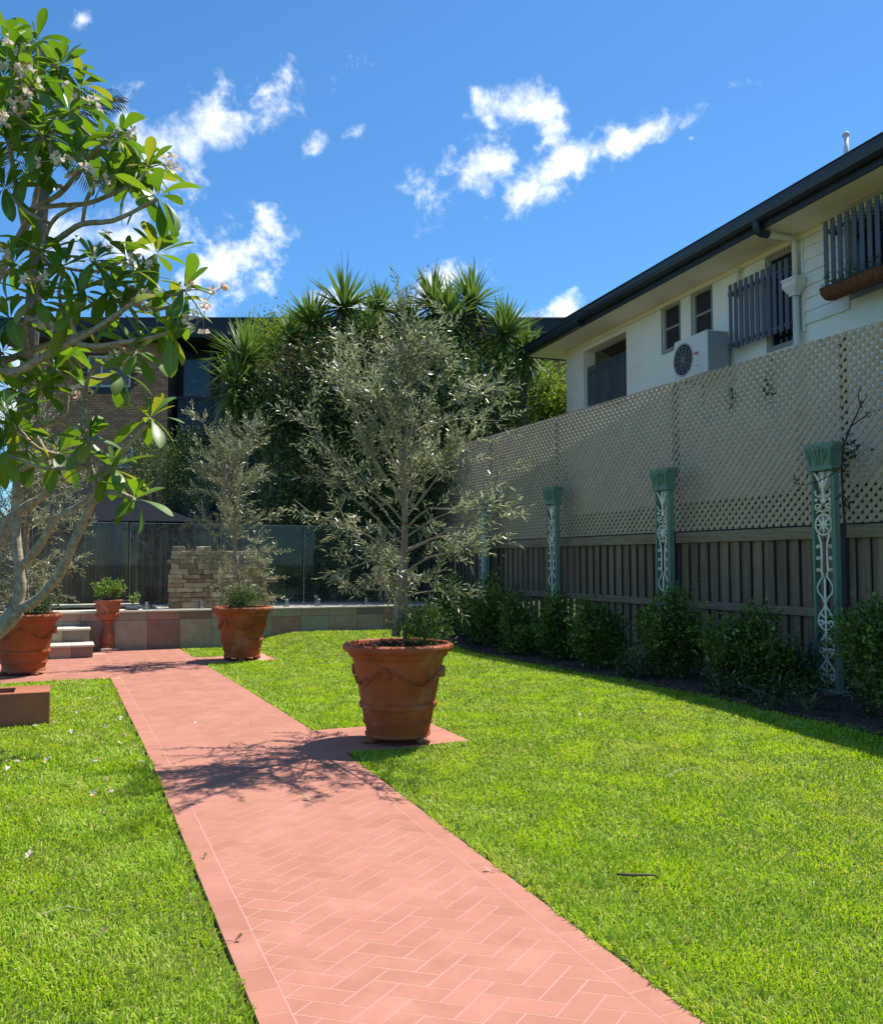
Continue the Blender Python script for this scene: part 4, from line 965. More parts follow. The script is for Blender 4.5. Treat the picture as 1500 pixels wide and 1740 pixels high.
# strap-leaved plant in the shade
rg = np.random.default_rng(150); p = atX(1365, 1190, 6.95); p.z = float(G(6.95, p.y)); b = MB()
for k in range(14):
    a = rg.uniform(0, 6.28); L = rg.uniform(.4, .75); h_ = Vector((math.cos(a), math.sin(a), 0)); pts = [Vector((0, 0, 0)), h_*.08+Vector((0, 0, L*.5)), h_*.22+Vector((0, 0, L*.85)), h_*.38+Vector((0, 0, L*.8))]; s = Vector((-h_.y, h_.x, 0))
    vs = []
    for q, wd in zip(pts, (.012, .02, .016, .002)): vs += [q-s*wd, q+s*wd]
    b.add(vs, [(2*j, 2*j+1, 2*j+3, 2*j+2) for j in range(3)])
o = b.build('strap_leaf_plant', leafmat('blue green strap', (.04, .085, .07), (.06, .11, .09), trans=.25)); o.location = p; tag(o, 'blue-green strap-leaved plant in deep shade left of the near column', 'plant')

# dead vine on the near column
b = MB(); rg = np.random.default_rng(77)
vp = [at(x, y, 8.75) for x, y in ((1436, 900), (1432, 850), (1430, 800), (1432, 760), (1445, 725), (1462, 690), (1475, 668))]; b.tube(vp, [.012, .012, .012, .011, .009, .006, .003], 5)
for pts in (((1432, 790), (1415, 805), (1390, 818), (1362, 825)), ((1445, 725), (1462, 712), (1480, 700)), ((1432, 770), (1445, 768), (1458, 760)), ((1462, 690), (1458, 672), (1462, 655)), ((1430, 840), (1440, 850), (1444, 870))):
    b.tube([at(x, y, 8.7) for x, y in pts], [.007, .006, .005, .003][:len(pts)], 5)
vn = empty('dead_vine', vp[0], 0, label='bare dark vine climbing past the capital of the near column', cat='vine'); b.v = [tuple(Vector(v)-vp[0]) for v in b.v]
b.build('stem', M_('dark twig', (.05, .035, .03), scale=20, rough=.9), vn)
P = []
for (x, y, n) in ((1445, 768, 26), (1360, 822, 10), (1432, 800, 14), (1478, 700, 9), (1440, 850, 8), (1452, 755, 18)):
    for k in range(n): P.append(at(x+rg.normal()*9, y+rg.normal()*8, 8.7+rg.normal()*.05)-vp[0])
link('leaves', leaf_mesh('leaves', np.array(P), rg.normal(size=(len(P), 3)), .06, .03, leafmat('vine leaf', (.02, .03, .015), (.06, .075, .03), trans=.2), rg), vn, kind='stuff')
for i, (x, y) in enumerate(((1308, 655), (1243, 675))):
    rg = np.random.default_rng(80+i); c = atX(x, y, FX-.03); n = 22; P = np.array(c)+rg.normal(size=(n, 3))*[.02, .05, .10]
    root = empty('lattice_sprig', c, 0, label=('leafy green sprig poking through the upper lattice, the brighter one', 'small dim sprig poking through the lattice left of the brighter one')[i], cat='plant', group='sprigs through the lattice')
    b = MB(); b.tube([(.05, 0, -.14), (-.01, .01, -.03), (-.03, .02, .12)], [.005, .004, .002], 5); b.build('stem', m_bark, root)
    link('foliage', leaf_mesh('foliage', P-np.array(c), rg.normal(size=(n, 3))+[-.5, 0, 0], .055, .028, m_lfg, rg), root, kind='stuff')

# ================================================================== potted olive trees
m_olive = leafmat('olive leaf', (.11, .145, .035), (.27, .31, .11), trans=.34, rough=.30, spec=.6, back=(.33, .36, .21), pmix=.3)
m_otrunk = M_('olive bark', (.34, .29, .21), (.20, .165, .12), scale=25, rough=.95, bump=.6, bscale=60, stretch=(1, 1, .3))
m_stake = M_('hardwood stake', (.27, .20, .14), (.20, .145, .10), scale=10, rough=.9, stretch=(5, 5, .4))
def olive(base, height, prof, nprim, seed, label, lean=(0, 0), t0=.06, droop_below=.42, dens=1.0, stake=True, cx=0.):
    """prof: list of (t, reach); branches leave the stem between t0 and 1"""
    rng = np.random.default_rng(seed); rt_c = cR
    root = empty('olive_tree', base, 0, label=label, cat='olive tree', group='potted olive trees')
    tr = MB(); pts = []; rad = []
    for i in range(15):
        t = i/14; pts.append(Vector((lean[0]*t+.02*math.sin(t*9+seed), lean[1]*t+.02*math.cos(t*7+seed), height*t))); rad.append(.030*(1-t)**.8+.004)
    tr.tube(pts, rad, 9); tr.build('trunk', m_otrunk, root, smooth=True)
    if stake:
        q = MB(); q.bbox(.035, .065, -.035, -.005, -.05, height*.60, .003); q.build('stake', m_stake, root)
        q = MB(); q.tube([(.05+.035*math.cos(a)-.02, -.015+.035*math.sin(a), height*.42) for a in np.linspace(0, 6.28, 13)], .006, 5, cap=False); q.build('tie', M_('brown tie', (.14, .06, .04), scale=9, rough=.9), root)
    br = MB(); LP = []; LD = []
    def stem_at(t): k = min(int(t*14), 13); f = t*14-k; return pts[k].lerp(pts[k+1], f)
    tt = t0+(1-t0)*np.clip((np.arange(nprim)+rng.uniform(0, 1, nprim))/nprim, 0, 1)**.9
    for i, t in enumerate(tt):
        reach = np.interp(t, [p[0] for p in prof], [p[1] for p in prof])*rng.uniform(.6, 1.12)
        az = i*2.39996+rng.normal()*.5; lf = min(1, max(0, (droop_below+.12-t)/.34)); low = lf > .5
        el = R_(rng.uniform(28, 68)*(1-lf)+rng.uniform(0, 42)*lf)*(1 if t < .8 else 1.2)
        d = Vector((math.cos(az)*math.cos(el), math.sin(az)*math.cos(el), math.sin(el))); p = stem_at(t)+Vector((cx*rt_c[0], cx*rt_c[1], 0))*0
        seg = 7; L = reach/max(.5, math.cos(el)); bp = [p.copy()]; curve = rng.normal()*.55
        for k in range(seg):
            g = ((-.20 if k < 4 else .16)*lf-.02*(1-lf))*(1 if k > 1 else .2)+rng.normal()*.05
            d = (d+Vector((-math.sin(az)*curve*.2, math.cos(az)*curve*.2, g))+Vector(rng.normal(size=3))*.12).normalized(); p = p+d*L/seg; bp.append(p.copy())
        r0 = .0045+.006*min(1, L); br.tube(bp, [r0*(1-.75*k/seg) for k in range(seg+1)], 5, cap=False)
        ntw = int((4+L*12)*dens)
        for k in range(ntw):
            u = rng.uniform(.12, 1)**.8*seg; j = min(int(u), seg-1); q0 = bp[j].lerp(bp[j+1], u-j); bd = (bp[j+1]-bp[j]).normalized()
            td = (bd*.8+Vector(rng.normal(size=3))*.75+Vector((0, 0, .35 if not low else -.05))).normalized(); TLn = rng.uniform(.10, .30)*(.7+.4*L); tp = [q0]
            for kk in range(4):
                td = (td+Vector(rng.normal(size=3))*.13+Vector((0, 0, .05 if not low else -.04))).normalized(); tp.append(tp[-1]+td*TLn/4)
            br.tube(tp, [.0026, .0022, .0018, .0013, .001], 3, cap=False)
            npair = max(3, int(TLn/.036))
            for m in range(npair):
                u2 = (.15+.85*m/npair)*4; jj = min(int(u2), 3); c = tp[jj].lerp(tp[jj+1], u2-jj); ax = (tp[jj+1]-tp[jj]).normalized(); s = Vector(rng.normal(size=3)).cross(ax).normalized()
                for sg in (-1, 1): LP.append(c); LD.append(ax*.75+s*sg*.8+Vector((0, 0, .1)))
            LP.append(tp[-1]); LD.append(td)
    br.build('branches', m_otrunk, root)
    n = len(LP); LP = np.array(LP); LD = np.array(LD)
    link('foliage', leaf_mesh('foliage', LP, LD, rng.uniform(.042, .082, n), rng.uniform(.0115, .0185, n), m_olive, rng, fold=.3, up=.4), root, kind='stuff')
    return n
b1 = P1+Vector((0, 0, .78)); b2 = P2+Vector((0, 0, .79)); b3 = P3+Vector((0, 0, .78))
n1_ = olive(b1, 2.06, [(0, .45), (.12, .62), (.3, .98), (.42, .98), (.55, .72), (.7, .62), (.85, .48), (1, .28)], 58, 5, 'large potted olive tree with stake in the middle of the garden', lean=(.08, -.03), dens=.86, t0=.12)
n2_ = olive(b2, 2.28, [(0, .45), (.15, .62), (.3, .66), (.5, .58), (.7, .60), (.88, .45), (1, .25)], 52, 9, 'potted olive tree in front of the stone stack', lean=(-.30, .05), dens=.9, stake=False)
n3_ = olive(b3, 1.95, [(0, .6), (.2, .9), (.45, .85), (.7, .7), (.9, .45), (1, .2)], 54, 14, 'potted olive tree behind the frangipani trunk at left', dens=1.05, stake=False)
print('olive leaves', n1_, n2_, n3_)
m_rose = leafmat('fresh groundcover leaf', (.05, .115, .02), (.12, .21, .035), trans=.35)
def underplant(base, r, h, n, seed, label, mat, off=(0, 0)):
    rg = np.random.default_rng(seed); root = empty('underplanting', base, 0, label=label, cat='plant', group='plants under the potted olives')
    stems('stem', (off[0], off[1], 0), [(off[0]+rg.normal()*r*.5, off[1]+rg.normal()*r*.5, h*.7) for _ in range(12)], .005, m_bark, rg, root)
    foliage('foliage', [((off[0], off[1], h*.35), (r, r, h*.65))], n, 9, .045, .014, mat, rg, root, spread=.04, low=.2, upb=.8)
underplant(b1, .24, .22, 150, 201, 'leafy green plant trailing over the right rim of the nearest pot', m_rose, (.16, -.05))
underplant(b2, .30, .26, 190, 202, 'feathery green plant filling the pot by the stone stack', m_rose)
underplant(b3, .26, .22, 120, 203, 'small green plant at the foot of the left olive', m_rose, (.12, .0))
# plant in the urn
ub = URN+Vector((0, 0, .83)); rg = np.random.default_rng(205); root = empty('urn_plant', ub, 0, label='bright green succulent plant spilling from the urn with one side shoot', cat='plant')
m_jade = leafmat('bright jade leaf', (.12, .22, .03), (.26, .38, .06), trans=.35)
b = MB(); 
for k in range(14): t = Vector((rg.normal()*.13, rg.normal()*.11, rg.uniform(.08, .22))); b.tube([(t.x*.25, t.y*.25, -.02), t*.6, t], [.01, .008, .005], 5)
sd = Vector((cR[0], cR[1], 0)); b.tube([sd*.1, sd*.25+Vector((0, 0, -.01)), sd*.38+Vector((0, 0, -.02)), sd*.46+Vector((0, 0, -.03))], [.01, .008, .006, .004], 5); b.build('stem', M_('pale stem', (.30, .28, .2), scale=9, rough=.8), root)
foliage('foliage', [((-.05, 0, .16), (.19, .17, .14)), ((.12, -.02, .17), (.13, .13, .1)), (tuple(sd*.45+Vector((0, 0, -.0))), (.06, .06, .07))], 120, 7, .06, .028, m_jade, rg, root, spread=.035, low=.2, upb=.5)

# ================================================================== trees beyond the terrace
m_dkleaf = leafmat('dark evergreen leaf', (.028, .066, .016), (.09, .16, .032), (.24, .28, .09), trans=.36, rough=.3, spec=.6, pmix=.6, pscale=1.0)
m_rust = leafmat('bronze new leaf', (.11, .055, .025), (.12, .12, .035), trans=.3, rough=.35)
m_lite = leafmat('yellow green leaf', (.10, .17, .02), (.25, .33, .04), trans=.45, tcol=(1.2, 1.2, .8))
m_midl = leafmat('mid green leaf', (.05, .095, .02), (.12, .18, .035), trans=.35)
def pe(x, y, dep, rx, ry, rz=None):
    k = dep/FPX; return (tuple(at(x, y, dep)), (rx*k, (rz or rx)*k, ry*k))
def tree(name, label, base_px, dep, ells, ncl, per, L, W, mat, seed, trunk=.14, extra=None, group=None, spread=.2, **kw):
    rg = np.random.default_rng(seed); g0 = at(base_px, 900, dep); g0.z = 0
    root = empty(name, g0, 0, label=label, cat='tree' if 'tree' in name else 'shrub', group=group)
    b = MB(); top = Vector(ells[0][0])-g0; b.tube([(0, 0, -.1), (top.x*.2, top.y*.2, top.z*.4), (top.x*.7, top.y*.7, top.z*.75), top], [trunk, trunk*.85, trunk*.6, trunk*.3], 9)
    for e in ells[1:]:
        c = Vector(e[0])-g0; s = Vector((top.x*.3, top.y*.3, min(c.z, top.z)*.45)); b.tube([s, (s+c)/2+Vector((0, 0, .15)), c], [trunk*.5, trunk*.35, trunk*.15], 6)
    b.build('trunk', m_bark, root)
    E_ = [((e[0][0]-g0.x, e[0][1]-g0.y, e[0][2]), e[1]) for e in ells]
    foliage('crown', E_, ncl, per, L, W, mat, rg, root, spread=spread, **kw)
    if extra: ex, nn, mt = extra; foliage('new_growth', [((e[0][0]-g0.x, e[0][1]-g0.y, e[0][2]), e[1]) for e in ex], nn, per, L, W, mt, rg, root, spread=spread)
    return root
D1 = 18.9
tree('evergreen_tree', 'large dark evergreen tree behind the terrace, left of the big olive', 560, D1, [pe(540, 690, D1, 105, 95), pe(600, 660, D1+.5, 100, 110), pe(500, 800, D1, 80, 130), pe(590, 840, D1+.3, 130, 150), pe(470, 700, D1, 55, 70), pe(520, 930, D1, 90, 90)],
     3300, 9, .105, .05, m_dkleaf, 301, .2, ([pe(545, 610, D1-.4, 60, 30), pe(470, 640, D1-.6, 30, 25), pe(615, 600, D1, 50, 30)], 190, m_rust))
tree('evergreen_tree', 'dark evergreen mass behind the big olive tree crown', 720, 19.5, [pe(720, 670, 19.5, 110, 110), pe(800, 690, 19.5, 90, 95), pe(700, 820, 19.5, 120, 130), pe(855, 670, 19.8, 50, 60), pe(780, 800, 19.8, 90, 120)], 2500, 9, .11, .05, m_dkleaf, 302, .2)
tree('bushy_tree', 'light green tree between brick flats and yuccas', 455, 23.5, [pe(455, 590, 23.5, 50, 45), pe(500, 560, 24, 40, 35), pe(440, 640, 23.5, 45, 60)], 700, 9, .10, .06, m_lite, 303, .12)
tree('bushy_tree', 'yellow-green leafy tree at the far corner of the white house', 925, 22.5, [pe(932, 668, 22.5, 50, 42), pe(900, 700, 22.3, 45, 40), pe(950, 720, 22.6, 40, 50)], 700, 8, .13, .06, m_lite, 304, .1)
tree('bushy_tree', 'mid green feathery tree behind the cabana roof', 265, 22.5, [pe(262, 800, 22.5, 55, 55), pe(300, 830, 22.3, 45, 50), pe(235, 780, 22.6, 30, 35), pe(330, 790, 22.8, 60, 70)], 900, 8, .09, .03, m_midl, 305, .1)
tree('hedge_shrub', 'dark green hedge plant behind the shade cloth', 480, 18.6, [pe(480, 985, 18.6, 70, 70), pe(560, 990, 18.6, 80, 70), pe(640, 980, 18.6, 70, 80)], 900, 9, .07, .035, m_dkleaf, 306, .06)
tree('hedge_shrub', 'dark green hedge plant at the fence corner', 700, 18.4, [pe(700, 960, 18.4, 55, 90), pe(665, 900, 18.6, 50, 90)], 600, 9, .07, .035, m_dkleaf, 307, .06)

# yuccas
m_yuc = leafmat('yucca blade', (.09, .17, .028), (.24, .35, .06), trans=.3, rough=.35, spec=.5, pmix=.35)
m_ydry = leafmat('dry yucca blade', (.10, .08, .05), (.20, .17, .10), trans=.15, rough=.8)
m_ytr = M_('yucca trunk', (.16, .13, .10), (.09, .075, .06), scale=12, rough=.95, bump=.8, bscale=25)
def blades(c, n, L, W, e0, e1, rng, droop):
    az = rng.uniform(0, 2*math.pi, n); el = np.radians(rng.uniform(e0, e1, n)); Ls = L*rng.uniform(.7, 1.1, n); Wn = W*rng.uniform(.8, 1.1, n)
    h = np.stack([np.cos(az), np.sin(az), 0*az], 1); s = np.stack([-np.sin(az), np.cos(az), 0*az], 1); up = np.array([0, 0, 1.])
    p0 = np.array(c)+h*.03; d1 = h*np.cos(el)[:, None]+up*np.sin(el)[:, None]; el2 = el-droop*rng.uniform(.3, 1.3, n); d2 = h*np.cos(el2)[:, None]+up*np.sin(el2)[:, None]
    p1 = p0+d1*(Ls*.5)[:, None]; p2 = p1+d2*(Ls*.5)[:, None]; w_ = (Wn*.5)[:, None]
    V = np.stack([p0-s*w_*.7, p0+s*w_*.7, p1+s*w_, p1-s*w_, p2], 1).reshape(-1, 3); i = np.arange(n)[:, None]*5
    F = np.concatenate([i+np.array([[0, 1, 2]]), i+np.array([[0, 2, 3]]), i+np.array([[3, 2, 4]])], 1).reshape(-1, 3); return V, F
YUC = [(585, 515, 66, 20.0, 'tallest yucca head left of the big olive top'), (530, 545, 60, 19.8, 'yucca head just left of the tallest one'), (645, 520, 48, 20.6, 'yucca head right of the tallest one, dark centred'), (622, 565, 55, 19.8, 'yucca head below and between the two left tops'),
       (737, 512, 60, 20.6, 'yucca head against the small white cloud'), (765, 535, 62, 20.0, 'full yucca head in front, right of the olive tip'), (803, 508, 62, 20.6, 'yucca head with the highest spikes on the right'), (857, 562, 62, 20.4, 'yucca head beside the navy gutter end, dark skirted'),
       (893, 592, 48, 20.9, 'rightmost yucca head next to the white house eave'), (415, 605, 72, 19.3, 'yucca with arching leaves left of the evergreen tree'), (400, 655, 62, 19.1, 'lowest left yucca head against the navy bays'), (500, 575, 50, 20.2, 'small yucca head at the left of the row'), (690, 545, 48, 20.8, 'yucca head hidden behind the olive tip')]
for i, (x, y, R0, dep, lab) in enumerate(YUC):
    rg = np.random.default_rng(400+i); c = at(x, y+8, dep); g0 = Vector((c.x+rg.normal()*.4, c.y+.3, 0)); L = R0*1.18*dep/FPX
    root = empty('yucca', g0, 0, label=lab, cat='yucca', group='yuccas beyond the terrace'); cl = c-g0
    b = MB(); b.tube([(0, 0, -.1), (cl.x*.2, cl.y*.2, cl.z*.4), (cl.x*.8, cl.y*.8, cl.z*.8), cl], [.13, .11, .10, .07], 8); b.build('trunk', m_ytr, root)
    V1, F1 = blades(cl, 140, L, .074, -30, 88, rg, .22); link('crown', raw_mesh('crown', V1, F1, m_yuc, 3), root, kind='stuff')
    V2, F2 = blades(cl-Vector((0, 0, .12)), 80, L*1.0, .065, -84, -20, rg, .25); link('skirt', raw_mesh('skirt', V2, F2, [m_yuc if i % 3 else m_ydry], 3), root, kind='stuff')
    b = MB()
    for k in range(3): a = Vector((rg.normal()*.12, rg.normal()*.12, L*rg.uniform(.7, 1.25))); b.tube([cl, cl+a*.5, cl+a], [.014, .009, .003], 4)
    b.build('flower_stalk', m_ydry.name and M_('dry stalk', (.14, .09, .07), scale=9, rough=.9), root)

# palm behind the frangipani crown
pc = at(80, 225, 14.5); g0 = Vector((pc.x-.3, pc.y+.3, 0)); root = empty('palm', g0, 0, label='feathery palm mostly hidden behind the frangipani crown', cat='palm'); cl = pc-g0; rg = np.random.default_rng(55)
b = MB(); b.tube([(0, 0, -.1), (cl.x*.3, cl.y*.3, cl.z*.5), cl], [.16, .13, .11], 10); b.build('trunk', m_ytr, root)
Ps = []; Ds = []; Ls = []; b = MB()
for k in range(16):
    az = k*2.4; el = R_(rg.uniform(0, 70)); d = Vector((math.cos(az)*math.cos(el), math.sin(az)*math.cos(el), math.sin(el))); p = cl.copy(); pts = [p.copy()]
    for j in range(10): d = (d+Vector((0, 0, -.11))).normalized(); p = p+d*.145; pts.append(p.copy())
    b.tube(pts, [.016*(1-j/12) for j in range(11)], 4)
    s = Vector((-math.sin(az), math.cos(az), 0))
    for j in range(2, 11):
        for f in (0, .33, .66):
            q = pts[j-1].lerp(pts[j], f); ax = (pts[j]-pts[j-1]).normalized()
            for sg in (-1, 1): Ps.append(q); Ds.append(ax*.7+s*sg+Vector((0, 0, -.25))); Ls.append(.42*math.sin(math.pi*(j+f)/12)+.12)
b.build('frond_stems', m_midl, root); link('fronds', leaf_mesh('fronds', np.array(Ps), np.array(Ds), np.array(Ls), .022, leafmat('palm leaflet', (.04, .07, .025), (.09, .12, .05), trans=.3), rg), root, kind='stuff')
# ================================================================== frangipani
m_fbark = M_('frangipani bark', (.44, .37, .28), (.22, .175, .13), scale=22, rough=.9, bump=.8, bscale=45, grime=(.55, .50, .40, .6), gscale=9)
BR = [
 [(-190,1300,6.0,.13),(-120,1180,6.05,.11),(-50,1105,6.1,.085),(0,1068,6.1,.066),(28,1036,6.1,.056)],
 [(28,1036,6.1,.045),(34,1000,6.1,.04),(32,965,6.1,.036),(27,900,6.15,.03),(26,850,6.2,.027),(33,805,6.2,.024),(60,785,6.1,.02),(100,772,6.0,.018)],
 [(32,965,6.1,.03),(60,938,6.05,.027),(80,905,6.0,.026),(95,880,6.0,.025),(125,865,5.95,.023),(150,848,5.9,.02),(165,825,5.85,.018),(188,800,5.8,.016)],
 [(28,1037,6.1,.042),(60,1022,6.05,.036),(95,985,6.0,.034),(112,955,5.95,.033),(125,922,5.9,.031),(140,890,5.9,.029),(155,860,5.85,.026),(165,835,5.8,.022),(152,790,5.75,.02),(145,740,5.75,.017),(143,690,5.8,.015),(150,640,5.8,.013),(172,612,5.8,.012)],
 [(165,835,5.8,.02),(200,838,5.7,.018),(228,848,5.65,.015)],
 [(188,800,5.8,.016),(205,772,5.7,.017),(228,745,5.6,.016),(255,715,5.55,.014)],
 [(-150,1230,6.1,.10),(-110,1080,6.3,.075),(-50,990,6.4,.055),(0,917,6.5,.044),(17,886,6.5,.042),(33,868,6.5,.04),(55,855,6.5,.034),(83,830,6.5,.03),(80,780,6.5,.026),(55,728,6.5,.022),(80,722,6.5,.021),(105,710,6.5,.02),(113,688,6.5,.018),(115,650,6.5,.016),(118,622,6.5,.014),(108,600,6.5,.012)],
 [(55,728,6.5,.016),(50,712,6.5,.015),(54,696,6.5,.013)],
 [(-150,1230,6.0,.10),(-150,1000,5.7,.09),(-130,800,5.6,.075),(-80,640,5.6,.06),(-40,590,5.55,.046),(-10,610,5.5,.04),(8,628,5.5,.036),(25,632,5.5,.034),(55,617,5.5,.03),(88,600,5.5,.027),(123,581,5.45,.024),(154,564,5.4,.021),(190,540,5.4,.018),(240,508,5.4,.015),(290,500,5.35,.013)],
 [(125,582,5.45,.02),(158,588,5.4,.019),(198,583,5.35,.017),(248,575,5.3,.015),(285,566,5.3,.013)],
 [(-40,590,5.6,.034),(0,612,5.6,.03),(50,597,5.6,.026),(97,580,5.65,.022),(140,566,5.65,.02),(180,552,5.7,.018),(215,520,5.7,.015),(240,482,5.7,.013)],
 [(97,580,5.65,.018),(110,540,5.7,.016),(100,500,5.75,.014),(110,455,5.8,.012)],
 [(50,597,5.6,.018),(45,550,5.5,.016),(60,510,5.45,.014)],
 [(-80,640,5.6,.05),(-50,560,5.9,.045),(-15,490,6,.04),(15,435,6,.035),(42,388,6,.032),(57,353,6,.029)],
 [(57,353,6,.022),(63,320,6,.02),(75,280,6.05,.018),(90,230,6.1,.016),(100,170,6.1,.014),(105,118,6.1,.012)],
 [(57,353,6,.022),(100,330,5.9,.02),(135,290,5.85,.018),(160,255,5.8,.015),(200,222,5.8,.012)],
 [(57,353,6,.022),(105,348,5.9,.02),(150,345,5.85,.018),(200,325,5.8,.015),(228,312,5.8,.012)],
 [(28,420,6,.028),(78,417,5.9,.026),(110,398,5.8,.024),(140,380,5.75,.022),(190,375,5.7,.019),(235,355,5.65,.016),(268,337,5.6,.013)],
 [(42,388,6,.022),(30,330,5.8,.02),(20,270,5.7,.018),(15,200,5.7,.016),(30,130,5.7,.013),(35,95,5.7,.012)],
 [(75,415,5.9,.018),(82,388,5.8,.017),(100,365,5.7,.016),(130,350,5.6,.014)],
 [(140,380,5.75,.016),(147,340,5.7,.015),(165,310,5.7,.013),(195,298,5.7,.012)],
]
RDROP = {(85,180,5.7),(45,255,5.9),(90,280,6.1),(40,205,6.1),(100,322,6.1),(140,318,5.5),(95,505,5.6),(40,470,6.1),(150,545,6.1),(130,690,5.9),(165,790,6.2),(160,205,5.9),(20,500,5.4)}
ROS = [(30,112,5.7),(104,112,6.1),(8,62,5.9),(62,72,6.2),(55,150,5.6),(118,190,5.8),(135,150,6.2),(75,235,5.6),(15,245,5.7),(203,232,5.8),(168,250,6.1),(160,205,5.9),(250,285,5.9),(268,338,5.6),(228,312,6.1),(195,300,5.7),
       (128,268,5.6),(60,292,5.7),(8,322,5.6),(100,322,6.1),(140,318,5.5),(20,165,6.1),(40,205,6.1),(90,280,6.1),(45,255,5.9),(2,200,5.6),(5,130,6.0),(85,180,5.7),(215,270,6.0),
       (70,432,5.6),(25,448,5.8),(112,452,5.8),(160,445,5.5),(188,492,5.6),(265,432,5.8),(312,492,5.3),(242,480,5.7),(288,566,5.3),(292,520,5.5),(60,508,5.45),(132,500,5.9),(205,530,5.8),(18,545,5.5),(95,505,5.6),(150,545,6.1),(40,470,6.1),(215,440,6.1),
       (95,628,6.4),(200,636,5.8),(255,712,5.5),(100,772,6.0),(150,748,5.7),(190,800,5.7),(228,850,5.6),(12,700,5.8),(45,765,6.3),(130,690,5.9),(5,770,5.6),(165,790,6.2),(108,598,6.5),(15,660,6.3),(70,660,6.4),(232,600,5.5),(30,730,5.7),(20,500,5.4),(120,540,5.4),(5,600,5.6)]
FLO = [(12,112,5.5),(40,135,5.5),(15,190,5.4),(32,165,5.5),(155,180,5.7),(208,228,5.7),(232,440,5.6),(245,492,5.4),(360,500,5.3),(346,540,5.25),(65,482,5.4),(75,562,5.5),(205,612,5.6),(135,685,5.8),(150,300,5.5),(42,85,5.6),(5,420,5.6),(110,270,5.5),(170,420,5.6),(285,282,5.8)]
SF = 1.2
BR = [[(x, y, d*SF, r*SF*(.84 if i >= 8 else .95)) for x, y, d, r in pl] for i, pl in enumerate(BR)]; ROS = [(x, y, d*SF) for x, y, d in ROS if (x, y, d) not in RDROP]; FLO = [(x, y, d*SF) for x, y, d in FLO]
base = at(-190, 1290, 7.2); base.z = float(G(base.x, base.y))
frang = empty('frangipani_tree', base, 0, label='frangipani tree with big glossy leaves and pale flowers at the left edge', cat='tree')
rg = np.random.default_rng(91)
def smooth_path(P, Rr, sub=3):
    """Catmull-Rom"""
    O = []; Q = []
    n = len(P)
    for i in range(n-1):
        p0, p1, p2, p3 = P[max(i-1, 0)], P[i], P[i+1], P[min(i+2, n-1)]
        for k in range(sub):
            t = k/sub; O.append(.5*((2*p1)+(p2-p0)*t+(2*p0-5*p1+4*p2-p3)*t*t+(3*p1-p0-3*p2+p3)*t**3)); Q.append(Rr[i]+(Rr[i+1]-Rr[i])*t)
    O.append(P[-1]); Q.append(Rr[-1]); return O, Q
nodes = []; tb = MB()
for ib, pl in enumerate(BR):
    P = [at(x, y, d)-base for x, y, d, r in pl]; Rr = [r for *_, r in pl]
    if ib == 0: P[0] = Vector((0, 0, -.1))
    P, Rr = smooth_path(P, Rr); Rr = [r*(1+.07*rg.normal()) for r in Rr]
    b = MB(); b.tube(P, Rr, 10)
    b.build('trunk' if ib == 0 else 'branch', m_fbark, frang, smooth=True)
    nodes += [(p, r) for p, r in zip(P, Rr)][len(P)//3:]
cen = sum((n_[0] for n_ in nodes), Vector())/len(nodes)
rosettes = []
for (x, y, d) in ROS:
    c = at(x, y, d)-base
    nn = min(nodes, key=lambda n_: (n_[0]-c).length+(.25 if n_[0].z > c.z else 0))
    q = nn[0]; L = (c-q).length
    if L > .02:
        mid = q.lerp(c, .5)+Vector((0, 0, -.12*L)); O, Q = smooth_path([q, mid, c], [min(nn[1]*.8, .020), .015, .013], 3); tw = MB(); tw.tube(O, Q, 7); tw.build('twig', m_fbark, frang, smooth=True)
    ax = (c-cen); ax.z = max(ax.z, 0)*.4; ax = (Vector((0, 0, 1))+ax.normalized()*rg.uniform(.15, .65)+Vector(rg.normal(size=3))*.15).normalized() if ax.length > .01 else Vector((0, 0, 1))
    rosettes.append((c, ax))
# leaf shapes
st_ = [0, .10, .25, .42, .58, .72, .85, .94, 1.0]; wd_ = [.06, .13, .40, .72, .94, 1.0, .82, .50, .05]
def leaf_shape(L, W, curl, vfold, twist):
    V = []; p = np.zeros(2); ang = 0.; prev = 0
    for t, w_ in zip(st_, wd_):
        dt = (t-prev)*L; ang = -curl*t; p = p+np.array([math.cos(ang), math.sin(ang)])*dt; prev = t
        tw = twist*t; hw = W/2*w_
        for s in (-1, 0, 1):
            y = s*hw*math.cos(tw); z = p[1]+abs(s)*hw*vfold*math.cos(tw)+s*hw*math.sin(tw); V.append((p[0], y, z))
    F = []
    for i in range(len(st_)-1):
        for k in (0, 1): F.append((i*3+k, (i+1)*3+k, (i+1)*3+k+1, i*3+k+1))
    rib = [abs(s) for _ in st_ for s in (-1, 0, 1)]
    return np.array(V), np.array(F), np.array(rib, np.float32)
LV = [leaf_shape(L_*1.32, W_*1.34, c_, v_, t_) for L_, W_, c_, v_, t_ in ((.27, .082, .55, .25, .1), (.29, .088, .9, .18, -.15), (.25, .078, .25, .35, .2), (.30, .085, 1.2, .12, 0), (.22, .066, .1, .45, -.1), (.26, .086, .7, .05, .35))]
m_fl = leafmat('frangipani leaf', (.05, .13, .013), (.13, .245, .024), (.22, .26, .04), trans=.36, tcol=(1.9, 1.75, .6), rough=.42, spec=.45, pmix=.25, pscale=3)
t = m_fl.node_tree; b_ = [n for n in t.nodes if n.type == 'BSDF_PRINCIPLED'][0]; at_ = N(t, 'ShaderNodeAttribute', attribute_name='rib'); rr_ = N(t, 'ShaderNodeMapRange'); rr_.inputs['From Max'].default_value = .10; rr_.inputs['To Min'].default_value = .65; rr_.inputs['To Max'].default_value = 0; LK(t, at_.outputs['Fac'], rr_.inputs['Value'])
